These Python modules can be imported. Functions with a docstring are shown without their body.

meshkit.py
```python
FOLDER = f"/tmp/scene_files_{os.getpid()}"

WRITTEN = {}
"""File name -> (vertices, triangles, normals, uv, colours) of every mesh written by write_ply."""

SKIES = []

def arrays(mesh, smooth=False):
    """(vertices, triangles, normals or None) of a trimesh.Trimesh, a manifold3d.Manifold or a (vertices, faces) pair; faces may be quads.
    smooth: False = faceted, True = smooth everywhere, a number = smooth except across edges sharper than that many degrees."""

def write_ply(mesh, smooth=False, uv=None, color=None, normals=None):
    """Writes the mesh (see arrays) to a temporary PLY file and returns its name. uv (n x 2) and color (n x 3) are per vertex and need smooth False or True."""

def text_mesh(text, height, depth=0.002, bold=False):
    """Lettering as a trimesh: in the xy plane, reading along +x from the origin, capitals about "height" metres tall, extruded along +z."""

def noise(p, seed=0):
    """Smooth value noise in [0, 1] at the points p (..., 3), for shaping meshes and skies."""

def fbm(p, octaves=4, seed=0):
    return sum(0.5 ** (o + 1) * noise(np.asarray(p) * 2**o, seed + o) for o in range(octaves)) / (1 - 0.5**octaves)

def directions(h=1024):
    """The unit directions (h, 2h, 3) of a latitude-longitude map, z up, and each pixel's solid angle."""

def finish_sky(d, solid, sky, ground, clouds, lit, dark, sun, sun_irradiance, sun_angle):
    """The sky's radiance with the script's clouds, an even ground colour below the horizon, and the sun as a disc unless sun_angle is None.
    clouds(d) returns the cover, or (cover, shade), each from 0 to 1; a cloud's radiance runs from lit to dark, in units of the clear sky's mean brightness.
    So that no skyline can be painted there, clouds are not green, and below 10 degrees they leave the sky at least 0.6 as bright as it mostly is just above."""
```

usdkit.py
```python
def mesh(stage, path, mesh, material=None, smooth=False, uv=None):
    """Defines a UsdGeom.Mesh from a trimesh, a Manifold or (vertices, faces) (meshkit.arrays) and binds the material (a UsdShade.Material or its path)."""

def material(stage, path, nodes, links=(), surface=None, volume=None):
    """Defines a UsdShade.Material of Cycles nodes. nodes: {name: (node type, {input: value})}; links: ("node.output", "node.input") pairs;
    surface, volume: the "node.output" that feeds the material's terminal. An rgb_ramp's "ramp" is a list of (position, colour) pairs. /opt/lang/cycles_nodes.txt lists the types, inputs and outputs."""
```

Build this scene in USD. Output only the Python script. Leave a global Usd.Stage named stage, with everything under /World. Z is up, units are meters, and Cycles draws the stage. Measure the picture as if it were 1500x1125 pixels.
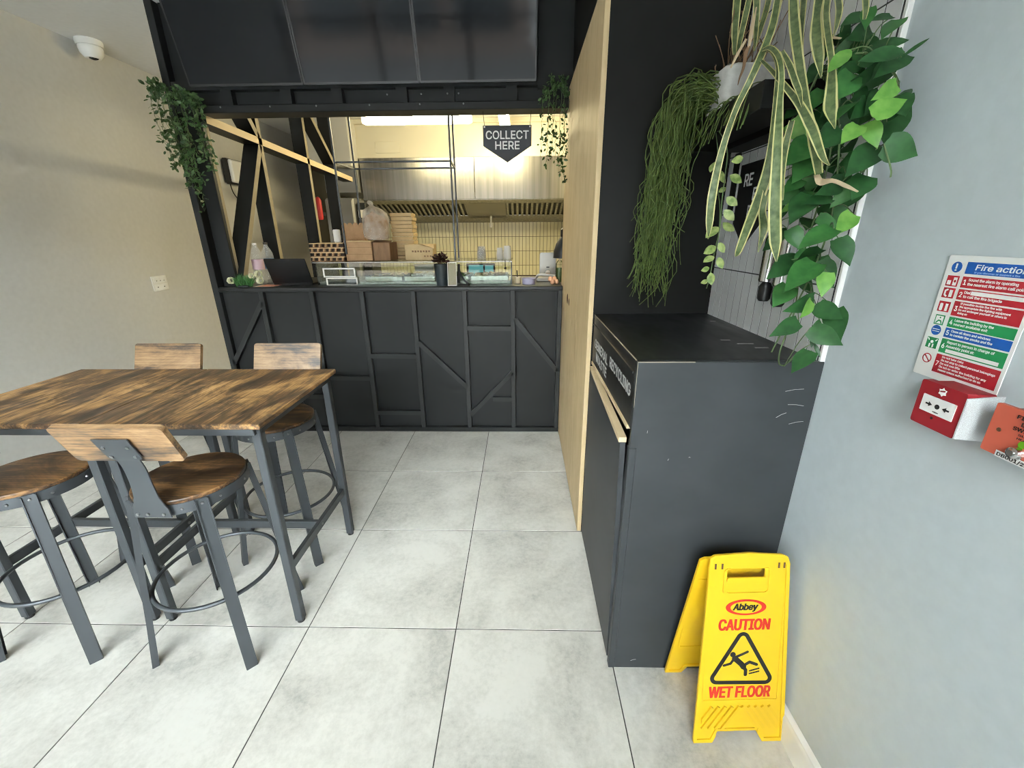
import math, random
import numpy as np
import trimesh
import usdkit, meshkit
from pxr import Gf, Sdf, Usd, UsdGeom, UsdLux, UsdShade
from shapely.geometry import Polygon, box as sbox, Point, LineString
from shapely import affinity

stage = Usd.Stage.CreateInMemory()
UsdGeom.SetStageUpAxis(stage, UsdGeom.Tokens.z)
UsdGeom.SetStageMetersPerUnit(stage, 1.0)
UsdGeom.Xform.Define(stage, '/World')
rng = np.random.default_rng(7)
random.seed(7)

# ------------------------------------------------------------------ camera, sky, exposure
F, PITCH, YAW, ROLL = 616.937, 0.340186, -0.024174, -0.0080234
EYE = np.array([0.86434, -1.26695, 1.49713])
cp, sp, cy, sy = math.cos(PITCH), math.sin(PITCH), math.cos(YAW), math.sin(YAW)
FW = np.array([sy * cp, cy * cp, -sp])
_r = np.array([cy, -sy, 0.0]); _u = np.cross(_r, FW)
RI = _r * math.cos(ROLL) + _u * math.sin(ROLL)
UP = -_r * math.sin(ROLL) + _u * math.cos(ROLL)
cam = UsdGeom.Camera.Define(stage, '/World/camera')
cam.CreateHorizontalApertureAttr(36.0); cam.CreateVerticalApertureAttr(27.0)
cam.CreateFocalLengthAttr(F / 1500 * 36.0)
cam.CreateClippingRangeAttr(Gf.Vec2f(0.02, 200.0))
M4 = np.eye(4); M4[0, :3] = RI; M4[1, :3] = UP; M4[2, :3] = -FW; M4[3, :3] = EYE
cam.AddTransformOp().Set(Gf.Matrix4d(*M4.ravel().tolist()))
cam.CreateExposureAttr(0.44)
SKY, SKYCOL = 8.8, (0.91, 0.965, 1.0)
dome = UsdLux.DomeLight.Define(stage, '/World/sky')
dome.CreateIntensityAttr(SKY); dome.CreateColorAttr(Gf.Vec3f(*SKYCOL))
TUBE, TUBECOL = 31.0, (1.0, 0.86, 0.50)


def at(px, py, axis, value):
    """The point of the plane axis=value that a photo pixel shows (used to take measures of the place)."""
    d = (px - 750) / F * RI - (py - 562.5) / F * UP + FW
    return EYE + d * ((value - EYE[axis]) / d[axis])


# ------------------------------------------------------------------ helpers
used = {}
def numbered(path):
    k = used.get(path, 0); used[path] = k + 1
    return path if k == 0 else '%s_%03d' % (path, k)

class Thing:
    def __init__(s, path, loc): s.path, s.loc = path, np.array(loc, float)

def tag(prim, label=None, cat=None, group=None, kind=None):
    for k, v in (('label', label), ('category', cat), ('group', group), ('kind', kind)):
        if v: prim.SetCustomDataByKey(k, v)

def thing(name, label=None, cat=None, loc=(0, 0, 0), group=None, kind=None, rotz=0, local=False):
    path = numbered('/World/' + name)
    x = UsdGeom.Xform.Define(stage, path)
    x.AddTranslateOp().Set(Gf.Vec3d(*map(float, loc))); x.AddRotateZOp().Set(float(rotz))
    tag(x.GetPrim(), label, cat, group, kind)
    return Thing(path, (0, 0, 0) if local else loc)

def obj(name, mesh, mat, parent=None, smooth=35, label=None, kind=None, cat=None, group=None):
    path = numbered((parent.path if parent else '/World') + '/' + name)
    loc = parent.loc if parent else np.zeros(3)
    if isinstance(mesh, (list, tuple)) and not (len(mesh) == 2 and isinstance(mesh[0], np.ndarray)):
        mesh = trimesh.util.concatenate(list(mesh))
    if isinstance(mesh, tuple): mesh = trimesh.Trimesh(mesh[0], mesh[1], process=False)
    v = np.asarray(mesh.vertices) - loc
    m = usdkit.mesh(stage, path, trimesh.Trimesh(v, mesh.faces, process=False), M[mat], smooth=smooth)
    tag(m.GetPrim(), label, cat, group, kind)
    t = Thing(path, loc)
    return t

def dup(src, loc, label, group=None, rotz=0):
    name = src.path.rsplit('/', 1)[1]
    was = stage.GetPrimAtPath(src.path).GetCustomData()
    t = thing(name, label, was['category'], loc, group or was.get('group'), rotz=rotz)
    p = stage.GetPrimAtPath(t.path)
    p.GetReferences().AddInternalReference(src.path); p.SetInstanceable(True)
    return t

def bx(x0, x1, y0, y1, z0, z1, c=0.0):
    x0, x1 = min(x0, x1), max(x0, x1); y0, y1 = min(y0, y1), max(y0, y1); z0, z1 = min(z0, z1), max(z0, z1)
    if c <= 0:
        b = trimesh.creation.box((x1 - x0, y1 - y0, z1 - z0)); b.apply_translation(((x0 + x1) / 2, (y0 + y1) / 2, (z0 + z1) / 2)); return b
    c = min(c, (x1 - x0) * .45, (y1 - y0) * .45, (z1 - z0) * .45)
    pts = []
    for a in (x0, x1):
        for b in (y0, y1):
            for d in (z0, z1):
                sx, s_y, sz = (1 if a == x0 else -1), (1 if b == y0 else -1), (1 if d == z0 else -1)
                pts += [(a, b + s_y * c, d + sz * c), (a + sx * c, b, d + sz * c), (a + sx * c, b + s_y * c, d)]
    return trimesh.convex.convex_hull(np.array(pts))

def tile_box(x0, x1, y0, y1, z0, z1, c=0.002, axis=2, sign=1):
    """A tile: a slab whose shown face has a bevelled rim (20 triangles)."""
    lo, hi = np.array([x0, y0, z0], float), np.array([x1, y1, z1], float)
    o = [a for a in range(3) if a != axis]
    back, front = (lo[axis], hi[axis]) if sign > 0 else (hi[axis], lo[axis])
    def ring(d, inset):
        pts = []
        for sa, sb in ((0, 0), (1, 0), (1, 1), (0, 1)):
            p = np.zeros(3); p[axis] = d
            p[o[0]] = (lo, hi)[sa][o[0]] + (inset if sa == 0 else -inset); p[o[1]] = (lo, hi)[sb][o[1]] + (inset if sb == 0 else -inset)
            pts.append(p)
        return pts
    return trimesh.convex.convex_hull(np.array(ring(back, 0) + ring(front - sign * c, 0) + ring(front, c)))

def hull(pts): return trimesh.convex.convex_hull(np.array(pts, float))

def cyl(p0, p1, r, r1=None, n=20):
    p0, p1 = np.array(p0, float), np.array(p1, float); r1 = r if r1 is None else r1
    d = p1 - p0; L = np.linalg.norm(d); d /= L
    a = np.cross(d, [0, 0, 1]) if abs(d[2]) < .95 else np.cross(d, [1, 0, 0]); a /= np.linalg.norm(a); b = np.cross(d, a)
    t = np.arange(n) / n * 2 * math.pi
    c = np.cos(t)[:, None] * a + np.sin(t)[:, None] * b
    v = np.vstack([p0 + c * r, p1 + c * r1, [p0], [p1]])
    f = []
    for i in range(n):
        j = (i + 1) % n
        f += [(i, j, n + j), (i, n + j, n + i), (2 * n, j, i), (2 * n + 1, n + i, n + j)]
    m = trimesh.Trimesh(v, f, process=False); m.fix_normals(); return m

def lathe(profile, n=24, loc=(0, 0, 0)):
    prof = np.array(profile, float); k = len(prof); t = np.arange(n) / n * 2 * math.pi
    v = np.vstack([np.column_stack([np.cos(a) * prof[:, 0], np.sin(a) * prof[:, 0], prof[:, 1]]) for a in t]) + np.array(loc)
    f = []
    for i in range(n):
        j = (i + 1) % n
        for q in range(k - 1):
            f += [(i * k + q, j * k + q, j * k + q + 1), (i * k + q, j * k + q + 1, i * k + q + 1)]
    return trimesh.Trimesh(v, f, process=True)

def tube(points, r, n=8, closed=False):
    P = np.array(points, float); m = len(P); r = np.broadcast_to(np.asarray(r, float), (m,))
    T = np.gradient(P, axis=0) if not closed else np.roll(P, -1, 0) - np.roll(P, 1, 0)
    T /= np.maximum(np.linalg.norm(T, axis=1, keepdims=True), 1e-9)
    a = np.cross(T[0], [0.13, 0.21, 1.0]); a /= np.linalg.norm(a)
    rings = []
    for i in range(m):
        a = a - T[i] * (a @ T[i]); a /= np.linalg.norm(a); b = np.cross(T[i], a)
        t = np.arange(n) / n * 2 * math.pi
        rings.append(P[i] + (np.cos(t)[:, None] * a + np.sin(t)[:, None] * b) * r[i])
    v = np.vstack(rings); f = []
    for i in range(m if closed else m - 1):
        i2 = (i + 1) % m
        for q in range(n):
            p = (q + 1) % n
            f += [(i * n + q, i * n + p, i2 * n + p), (i * n + q, i2 * n + p, i2 * n + q)]
    if not closed:
        v = np.vstack([v, P[:1], P[-1:]])
        for q in range(n):
            p = (q + 1) % n
            f += [(m * n, p, q), (m * n + 1, (m - 1) * n + q, (m - 1) * n + p)]
    return trimesh.Trimesh(v, f, process=False)

def spline(pts, n=24):
    P = np.array(pts, float)
    if len(P) == 2: return P[0] + (P[1] - P[0]) * np.linspace(0, 1, n)[:, None]
    Q = np.vstack([2 * P[0] - P[1], P, 2 * P[-1] - P[-2]]); out = []
    for s in np.linspace(0, len(P) - 1, n):
        i = min(int(s), len(P) - 2); t = s - i; a, b, c, d = Q[i:i + 4]
        out.append(.5 * (2 * b + (c - a) * t + (2 * a - 5 * b + 4 * c - d) * t * t + (3 * b - a - 3 * c + d) * t ** 3))
    return np.array(out)

def frame_map(mesh, o, u, v, n):
    R = np.column_stack([u, v, n]).astype(float); m = mesh.copy()
    m.vertices = np.asarray(m.vertices) @ R.T + np.array(o, float)
    if np.linalg.det(R) < 0: m.invert()
    return m

def poly(shape, depth, o, u, v, n, z=0.0):
    gs = getattr(shape, 'geoms', [shape])
    m = trimesh.util.concatenate([trimesh.creation.extrude_polygon(g, depth, engine='earcut') for g in gs])
    m.apply_translation((0, 0, z)); return frame_map(m, o, u, v, n)

def rrect(x0, y0, x1, y1, r, q=5): return sbox(x0 + r, y0 + r, x1 - r, y1 - r).buffer(r, quad_segs=q)

def text(s, x0, y0, h, w=None, bold=True, depth=0.0006, shear=0.0, center=None):
    """Lettering in the xy plane from (x0, y0), capitals h tall; w: total width (stretches)."""
    m = meshkit.text_mesh(s, h, depth, bold)
    lo, hi = m.bounds
    v = np.array(m.vertices); v[:, 0] -= lo[0]
    if w: v[:, 0] *= w / (hi[0] - lo[0])
    if center is not None: v[:, 0] += center - v[:, 0].max() / 2 - x0
    v[:, 0] += shear * v[:, 1]; v += [x0, y0, 0]
    return trimesh.Trimesh(v, m.faces, process=False)

# ------------------------------------------------------------------ materials
M = {}
def mat(name, col, rough=0.5, metal=0.0, spec=0.5, **kw):
    M[name] = usdkit.material(stage, '/World/Looks/' + name, {'p': ('principled_bsdf', {'base_color': col, 'roughness': rough, 'metallic': metal, 'specular_ior_level': spec, **kw})}, [], surface='p.BSDF')

def mat_noise(name, c1, c2, scale=(8, 8, 8), rough=0.5, detail=5, lo=.3, hi=.7, metal=0.0, spec=.5, bump=0.0, bscale=None, coords='g.position', rough2=None, dist=.002, distortion=0.0):
    src = {'g': ('geometry', {})} if coords.startswith('g.') else {'t': ('texture_coordinate', {}), 'o': ('object_info', {}), 'om': ('vector_math', {'math_type': 'scale', 'vector1': (13.7, 7.1, 5.3)}), 'add': ('vector_math', {'math_type': 'add'})}
    nodes = {**src, 'm': ('mapping', {'scale': scale}), 'n': ('noise_texture', {'scale': 1.0, 'detail': detail, 'roughness': .6, 'distortion': distortion}),
             'r': ('rgb_ramp', {'ramp': [(lo, c1), (hi, c2)]}), 'p': ('principled_bsdf', {'roughness': rough, 'metallic': metal, 'specular_ior_level': spec})}
    links = [('m.vector', 'n.vector'), ('n.fac', 'r.fac'), ('r.color', 'p.base_color')]
    if coords.startswith('g.'): links.append((coords, 'm.vector'))
    else: links += [('o.random', 'om.scale'), ('t.object', 'add.vector1'), ('om.vector', 'add.vector2'), ('add.vector', 'm.vector')]
    if rough2 is not None:
        nodes['mr'] = ('map_range', {'from_min': lo, 'from_max': hi, 'to_min': rough, 'to_max': rough2}); links += [('n.fac', 'mr.value'), ('mr.result', 'p.roughness')]
    if bump:
        nodes['m2'] = ('mapping', {'scale': bscale or scale}); nodes['n2'] = ('noise_texture', {'scale': 1.0, 'detail': 4}); nodes['b'] = ('bump', {'strength': bump, 'distance': dist})
        links += [(coords if coords.startswith('g.') else 'add.vector', 'm2.vector'), ('m2.vector', 'n2.vector'), ('n2.fac', 'b.height'), ('b.normal', 'p.normal')]
    M[name] = usdkit.material(stage, '/World/Looks/' + name, nodes, links, surface='p.BSDF')

def mat_emit(name, col, s):
    M[name] = usdkit.material(stage, '/World/Looks/' + name, {'e': ('emission', {'color': col, 'strength': s})}, [], surface='e.emission')

def mat_pane(name, tint=(1, 1, 1), rough=0.0, ior=1.5):
    M[name] = usdkit.material(stage, '/World/Looks/' + name, {'f': ('fresnel', {'IOR': ior}), 't': ('transparent_bsdf', {'color': tint}), 'g': ('glossy_bsdf', {'color': (1, 1, 1), 'roughness': rough}), 'm': ('mix_closure', {})},
                              [('f.fac', 'm.fac'), ('t.BSDF', 'm.closure1'), ('g.BSDF', 'm.closure2')], surface='m.closure')

def mat_frost(name, col, fac, rough=.25):
    M[name] = usdkit.material(stage, '/World/Looks/' + name, {'p': ('principled_bsdf', {'base_color': col, 'roughness': .4, 'specular_ior_level': .3, 'alpha': fac})}, [], surface='p.BSDF')

def mat_leaf(name, c1, c2, rough=.4, scale=40, trans=.25):
    M[name] = usdkit.material(stage, '/World/Looks/' + name, {
        'g': ('geometry', {}), 'n': ('noise_texture', {'scale': scale, 'detail': 3}), 'r': ('rgb_ramp', {'ramp': [(.35, c1), (.65, c2)]}),
        'p': ('principled_bsdf', {'roughness': rough}), 't': ('translucent_bsdf', {}), 'm': ('mix_closure', {'fac': trans})},
        [('g.position', 'n.vector'), ('n.fac', 'r.fac'), ('r.color', 'p.base_color'), ('r.color', 't.color'), ('p.BSDF', 'm.closure1'), ('t.BSDF', 'm.closure2')], surface='m.closure')

def mat_wood(name, stops, axis, rough=.42, coords='g', fine=1.0, shift=(3.1, 5.7, 1.3)):
    """Rustic board: long streaks along axis, dark smudges, fine grain."""
    s1 = [9.0, 9.0, 9.0]; s1[axis] = 1.6; s2 = [160.0 * fine] * 3; s2[axis] = 5.0; s3 = [5.5] * 3; s3[axis] = 3.0
    nodes = {'t': ('texture_coordinate', {}), 'g': ('geometry', {}), 'add': ('vector_math', {'math_type': 'add', 'vector2': shift}),
             'm1': ('mapping', {'scale': tuple(s1)}), 'm2': ('mapping', {'scale': tuple(s2)}), 'm3': ('mapping', {'scale': tuple(s3)}),
             'n1': ('noise_texture', {'scale': 1.3, 'detail': 6, 'roughness': .65, 'distortion': .6}), 'n2': ('noise_texture', {'scale': 1.0, 'detail': 3}), 'n3': ('noise_texture', {'scale': 1.2, 'detail': 5, 'roughness': .7, 'distortion': 1.0}),
             'a': ('math', {'math_type': 'multiply_add', 'value2': .28}), 'b': ('math', {'math_type': 'multiply_add', 'value2': .62}), 'c': ('math', {'math_type': 'multiply', 'value2': .62}),
             'r': ('rgb_ramp', {'ramp': stops}), 'bp': ('bump', {'strength': .12, 'distance': .001}), 'p': ('principled_bsdf', {'roughness': rough})}
    links = [('g.position', 'add.vector1')] + [('add.vector', m + '.vector') for m in ('m1', 'm2', 'm3')]
    links += [('m1.vector', 'n1.vector'), ('m2.vector', 'n2.vector'), ('m3.vector', 'n3.vector'), ('n1.fac', 'c.value1'), ('n3.fac', 'b.value1'), ('c.value', 'b.value3'), ('n2.fac', 'a.value1'), ('b.value', 'a.value3'),
              ('a.value', 'r.fac'), ('r.color', 'p.base_color'), ('n2.fac', 'bp.height'), ('bp.normal', 'p.normal')]
    M[name] = usdkit.material(stage, '/World/Looks/' + name, nodes, links, surface='p.BSDF')

def mat_tiles(name):
    """Concrete-look porcelain: clouds that start anew on every 0.6 m tile."""
    nodes = {'g': ('geometry', {}), 'd': ('vector_math', {'math_type': 'scale', 'scale': 1 / 0.6}), 'f': ('vector_math', {'math_type': 'floor'}), 'w': ('white_noise_texture', {}),
             's': ('vector_math', {'math_type': 'scale', 'scale': 40.0}), 'a': ('vector_math', {'math_type': 'add'}),
             'n': ('noise_texture', {'scale': 3.2, 'detail': 7, 'roughness': .62, 'distortion': .3}), 'n2': ('noise_texture', {'scale': 45.0, 'detail': 4, 'roughness': .7}),
             'm': ('math', {'math_type': 'multiply_add', 'value2': .3}), 'k': ('math', {'math_type': 'multiply', 'value2': .7}),
             'r': ('rgb_ramp', {'ramp': [(.33, (.345, .335, .308)), (.45, (.50, .484, .444)), (.57, (.605, .587, .543)), (.75, (.65, .632, .587))]}), 'p': ('principled_bsdf', {'specular_ior_level': .4}),
             'mr': ('map_range', {'from_min': .3, 'from_max': .7, 'to_min': .5, 'to_max': .36})}
    links = [('g.position', 'd.vector1'), ('d.vector', 'f.vector1'), ('f.vector', 'w.vector'), ('w.color', 's.vector1'), ('s.vector', 'a.vector1'), ('g.position', 'a.vector2'), ('a.vector', 'n.vector'), ('g.position', 'n2.vector'),
             ('n.fac', 'k.value1'), ('k.value', 'm.value3'), ('n2.fac', 'm.value1'), ('m.value', 'r.fac'), ('r.color', 'p.base_color'), ('n.fac', 'mr.value'), ('mr.result', 'p.roughness')]
    M[name] = usdkit.material(stage, '/World/Looks/' + name, nodes, links, surface='p.BSDF')

mat_tiles('floor_tile')
mat('grout_dark', (.06, .058, .055), .9)
mat_noise('wall_paint', (.475, .525, .55), (.51, .56, .585), (30, 30, 30), .6, bump=.15, bscale=(220, 220, 220), dist=.001, spec=.3)
mat_noise('wall_light', (.555, .548, .525), (.595, .588, .565), (30, 30, 30), .6, bump=.15, bscale=(220, 220, 220), dist=.001, spec=.3)
mat_noise('ceiling_paint', (.66, .655, .64), (.7, .695, .68), (30, 30, 30), .8, bump=.15, bscale=(200, 200, 200), dist=.001)
mat_noise('black_paint', (.006, .0063, .006), (.009, .0093, .009), (6, 6, 6), .6, spec=.25, bump=.05, bscale=(90, 90, 90))
mat_noise('black_counter', (.009, .0103, .011), (.0125, .014, .015), (3, 3, 3), .5, spec=.35)
mat_noise('black_batten', (.016, .0178, .0185), (.021, .023, .024), (3, 3, 3), .45, spec=.45)
mat_noise('black_cabinet', (.026, .030, .033), (.037, .041, .045), (4, 4, 6), .5, spec=.45, bump=.05, bscale=(70, 70, 25))
mat_noise('black_worktop', (.008, .0085, .009), (.018, .019, .02), (9, 3, 3), .3, spec=.5, rough2=.5)
mat('scuff', (.35, .34, .32), .7)
mat('worn_edge', (.30, .26, .20), .6)
mat_noise('white_tile', (.60, .60, .60), (.66, .66, .655), (9, 9, 9), .22)
mat('grout_grey', (.05, .05, .05), .9)
mat_noise('cream_tile', (.76, .72, .52), (.82, .78, .57), (12, 12, 5), .22)
mat('grout_brown', (.10, .085, .05), .9)
mat('white_gloss', (.78, .78, .76), .3)
mat('white_plastic', (.74, .73, .70), .4)
mat('cream_panel', (.62, .58, .46), .55)
mat('metal_dark', (.075, .083, .092), .42, .55)
mat('steel_black', (.03, .032, .034), .4, .3)
mat('chrome', (.75, .75, .75), .15, 1.0)
mat('rivet', (.35, .36, .37), .3, 1.0)
mat_noise('stainless', (.37, .36, .335), (.395, .385, .36), (30, 30, .6), .27, metal=1.0, rough2=.32)
mat('stainless_dark', (.30, .29, .27), .35, 1.0)
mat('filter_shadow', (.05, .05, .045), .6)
M['tv_screen'] = usdkit.material(stage, '/World/Looks/tv_screen', {'p': ('principled_bsdf', {'base_color': (.012, .013, .015), 'roughness': .08, 'specular_ior_level': .24})}, [], surface='p.BSDF')
mat('tv_bezel', (.012, .012, .013), .4)
mat_pane('pane', (.96, .98, .97))
mat_pane('case_glass', (.90, .95, .92), .02)
mat_pane('clear_plastic', (.90, .92, .93), .05, 1.4); mat_frost('bottle_plastic', (.72, .74, .75), .30); mat_frost('cup_plastic', (.78, .77, .74), .42, .2)
M['film'] = usdkit.material(stage, '/World/Looks/film', {'p': ('principled_bsdf', {'base_color': (.78, .74, .68), 'roughness': .4, 'specular_ior_level': .3}), 'n': ('noise_texture', {'scale': 18, 'detail': 4}), 'g': ('geometry', {}), 'r': ('map_range', {'from_min': .35, 'from_max': .65, 'to_min': .14, 'to_max': .52})},
                          [('g.position', 'n.vector'), ('n.fac', 'r.value'), ('r.result', 'p.alpha')], surface='p.BSDF')
mat('frame_black', (.02, .02, .022), .45)
WT = [(.55, (.016, .011, .009)), (.66, (.050, .031, .020)), (.74, (.125, .072, .036)), (.81, (.30, .165, .065)), (.90, (.52, .31, .125)), (1.0, (.58, .37, .17))]
mat_wood('table_wood', WT, 1)
mat_wood('seat_wood', [(.60, (.009, .006, .005)), (.71, (.028, .016, .010)), (.79, (.085, .045, .020)), (.89, (.25, .13, .050))], 0, .36)
mat_wood('back_wood', [(.60, (.030, .024, .021)), (.68, (.085, .060, .042)), (.76, (.22, .130, .064)), (.88, (.36, .225, .115))], 0, .38)
mat_wood('pale_board', [(.38, (.36, .25, .13)), (.6, (.50, .37, .20)), (.8, (.58, .44, .25)), (1.0, (.63, .49, .30))], 2, .62, 'g', .8)
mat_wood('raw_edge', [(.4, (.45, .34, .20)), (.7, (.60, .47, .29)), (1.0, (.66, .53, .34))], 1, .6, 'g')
mat_wood('dull_edge', [(.4, (.20, .165, .11)), (.7, (.28, .235, .16)), (1.0, (.32, .27, .19))], 1, .6, 'g')  # same pale edge, its colour darkened to stand for weaker lamp light
mat('knot', (.10, .045, .02), .5)
mat('sign_yellow', (.70, .445, .012), .38)
mat('sign_yellow_rib', (.68, .43, .012), .36)
mat('print_red', (.55, .02, .012), .5)
mat('print_black', (.012, .012, .012), .5)
mat('print_white', (.80, .80, .78), .5)
mat('print_grey', (.42, .42, .41), .45)
mat('fire_red', (.30, .012, .020), .4)
mat('safe_red', (.45, .022, .035), .35)
mat('safe_green', (.02, .27, .09), .35)
mat('safe_blue', (.012, .10, .40), .35)
mat('pale_blue_print', (.30, .45, .75), .5)
mat('switch_orange', (.50, .10, .06), .4)
mat_frost('cover_plastic', (.58, .60, .61), .82, .2)
mat('brass', (.6, .55, .4), .3, 1.0)
mat_emit('led_green', (.30, .8, .05), .32)
mat_emit('screen_glow', (.22, .62, .64), .42)
mat_emit('tube_glow', TUBECOL, TUBE); mat_emit('tube_glow_near', TUBECOL, TUBE * 2.2)
mat('leaf_pale_print', (.8, .8, .78), .5)
mat_noise('cardboard', (.40, .24, .12), (.50, .31, .165), (20, 20, 20), .8)
mat_noise('cardboard_dark', (.20, .115, .06), (.30, .17, .09), (40, 40, 10), .8)
mat_noise('cardboard_pale', (.58, .42, .22), (.66, .49, .27), (20, 20, 20), .8)
mat('carton_inside', (.05, .03, .02), .8)
mat('paper_white', (.78, .76, .71), .7)
mat('paper_pink', (.75, .30, .20), .7)
mat('lilac', (.45, .43, .58), .5)
mat('pot_white', (.62, .60, .57), .6)
mat_noise('pot_stone', (.42, .42, .40), (.60, .60, .575), (25, 25, 25), .7, bump=.2, bscale=(60, 60, 60))
mat('pot_dark', (.02, .03, .035), .4)
mat('soil', (.05, .04, .03), .9)
mat('egg', (.75, .42, .25), .6)
mat('cloth_tan', (.62, .52, .35), .8)
mat('food_green', (.12, .22, .05), .6)
mat('food_tan', (.55, .42, .25), .7)
mat('label_pink', (.65, .45, .5), .5)
mat('label_blue', (.20, .35, .6), .5)
mat('cap_dark', (.08, .07, .06), .4)
mat('bottle_green', (.12, .20, .06), .2)
mat('steel_grey_panel', (.28, .28, .28), .35, .6)
mat('duct_white', (.50, .49, .46), .6)
mat('extinguisher_red', (.55, .03, .03), .35)
mat_leaf('pothos_dark', (.018, .085, .022), (.035, .13, .035))
mat_leaf('pothos_mid', (.035, .15, .035), (.06, .21, .05))
mat_leaf('pothos_light', (.12, .32, .05), (.20, .42, .08))
mat('stem_green', (.10, .16, .06), .6)
mat_leaf('snake_center', (.06, .10, .035), (.15, .20, .08), .4, 60, .1)
mat_leaf('snake_margin', (.58, .55, .22), (.66, .62, .30), .4, 30, .15)
mat('dry_leaf', (.58, .46, .30), .8)
mat('dry_brown', (.22, .13, .07), .8)
mat_leaf('moss', (.045, .085, .012), (.11, .16, .03), .6, 30, .1)
mat_leaf('hoya_leaf', (.16, .26, .06), (.42, .50, .18), .4, 60, .2)
mat_leaf('ivy_leaf', (.03, .085, .025), (.10, .18, .06), .4, 25, .2)
mat('flower_cream', (.75, .74, .52), .7)
mat_leaf('grass_leaf', (.03, .14, .03), (.08, .26, .06), .5, 40, .2)
mat_noise('pavement', (.30, .30, .29), (.38, .38, .37), (1.5, 1.5, 1.5), .85)
mat_noise('asphalt', (.06, .06, .062), (.09, .09, .09), (3, 3, 3), .9)
mat_noise('facade_brick', (.10, .075, .06), (.15, .11, .09), (3, 3, 3), .8)
mat('shutter_grey', (.42, .43, .44), .5)
mat('facade_glass', (.02, .025, .03), .1)
mat('cloth_dark', (.05, .05, .055), .8)

# ================================================================== THE SETTING
LW, RW, CZ, BY, FY = -2.36, 1.69, 2.84, 5.40, -2.55      # left wall, right wall, ceiling, kitchen back wall, shop front
S = 'structure'
floor = thing('floor', kind=S)
obj('grout_bed', bx(LW - .1, RW + .1, FY - .1, BY + .1, -.12, -.0014), 'grout_dark', floor)
for i in range(-4, 3):
    for j in range(-5, 9):
        x0, x1 = max(i * .6 + .002, LW), min(i * .6 + .598, RW)
        y0, y1 = max(j * .6 + .002, FY), min(j * .6 + .598, BY)
        if x1 - x0 < .02 or y1 - y0 < .02 or (y0 > 1.83 and x0 > -1.3): continue
        obj('tile', tile_box(x0, x1, y0, y1, -.01, 0.0, .0005), 'floor_tile', floor, smooth=False)
obj('kitchen_floor', bx(-1.2, RW, 2.4, BY, -.001, 0), 'floor_tile', floor)
obj('ceiling', bx(LW - .1, RW + .1, FY - .1, BY + .1, CZ, CZ + .12), 'ceiling_paint', kind=S)
obj('wall_left', bx(LW - .1, LW, FY, BY + .1, -.05, CZ), 'wall_light', kind=S)
wr = thing('wall_right', kind=S)
obj('plaster', bx(RW, RW + .12, FY, BY + .1, -.05, CZ), 'wall_paint', wr)
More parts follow.
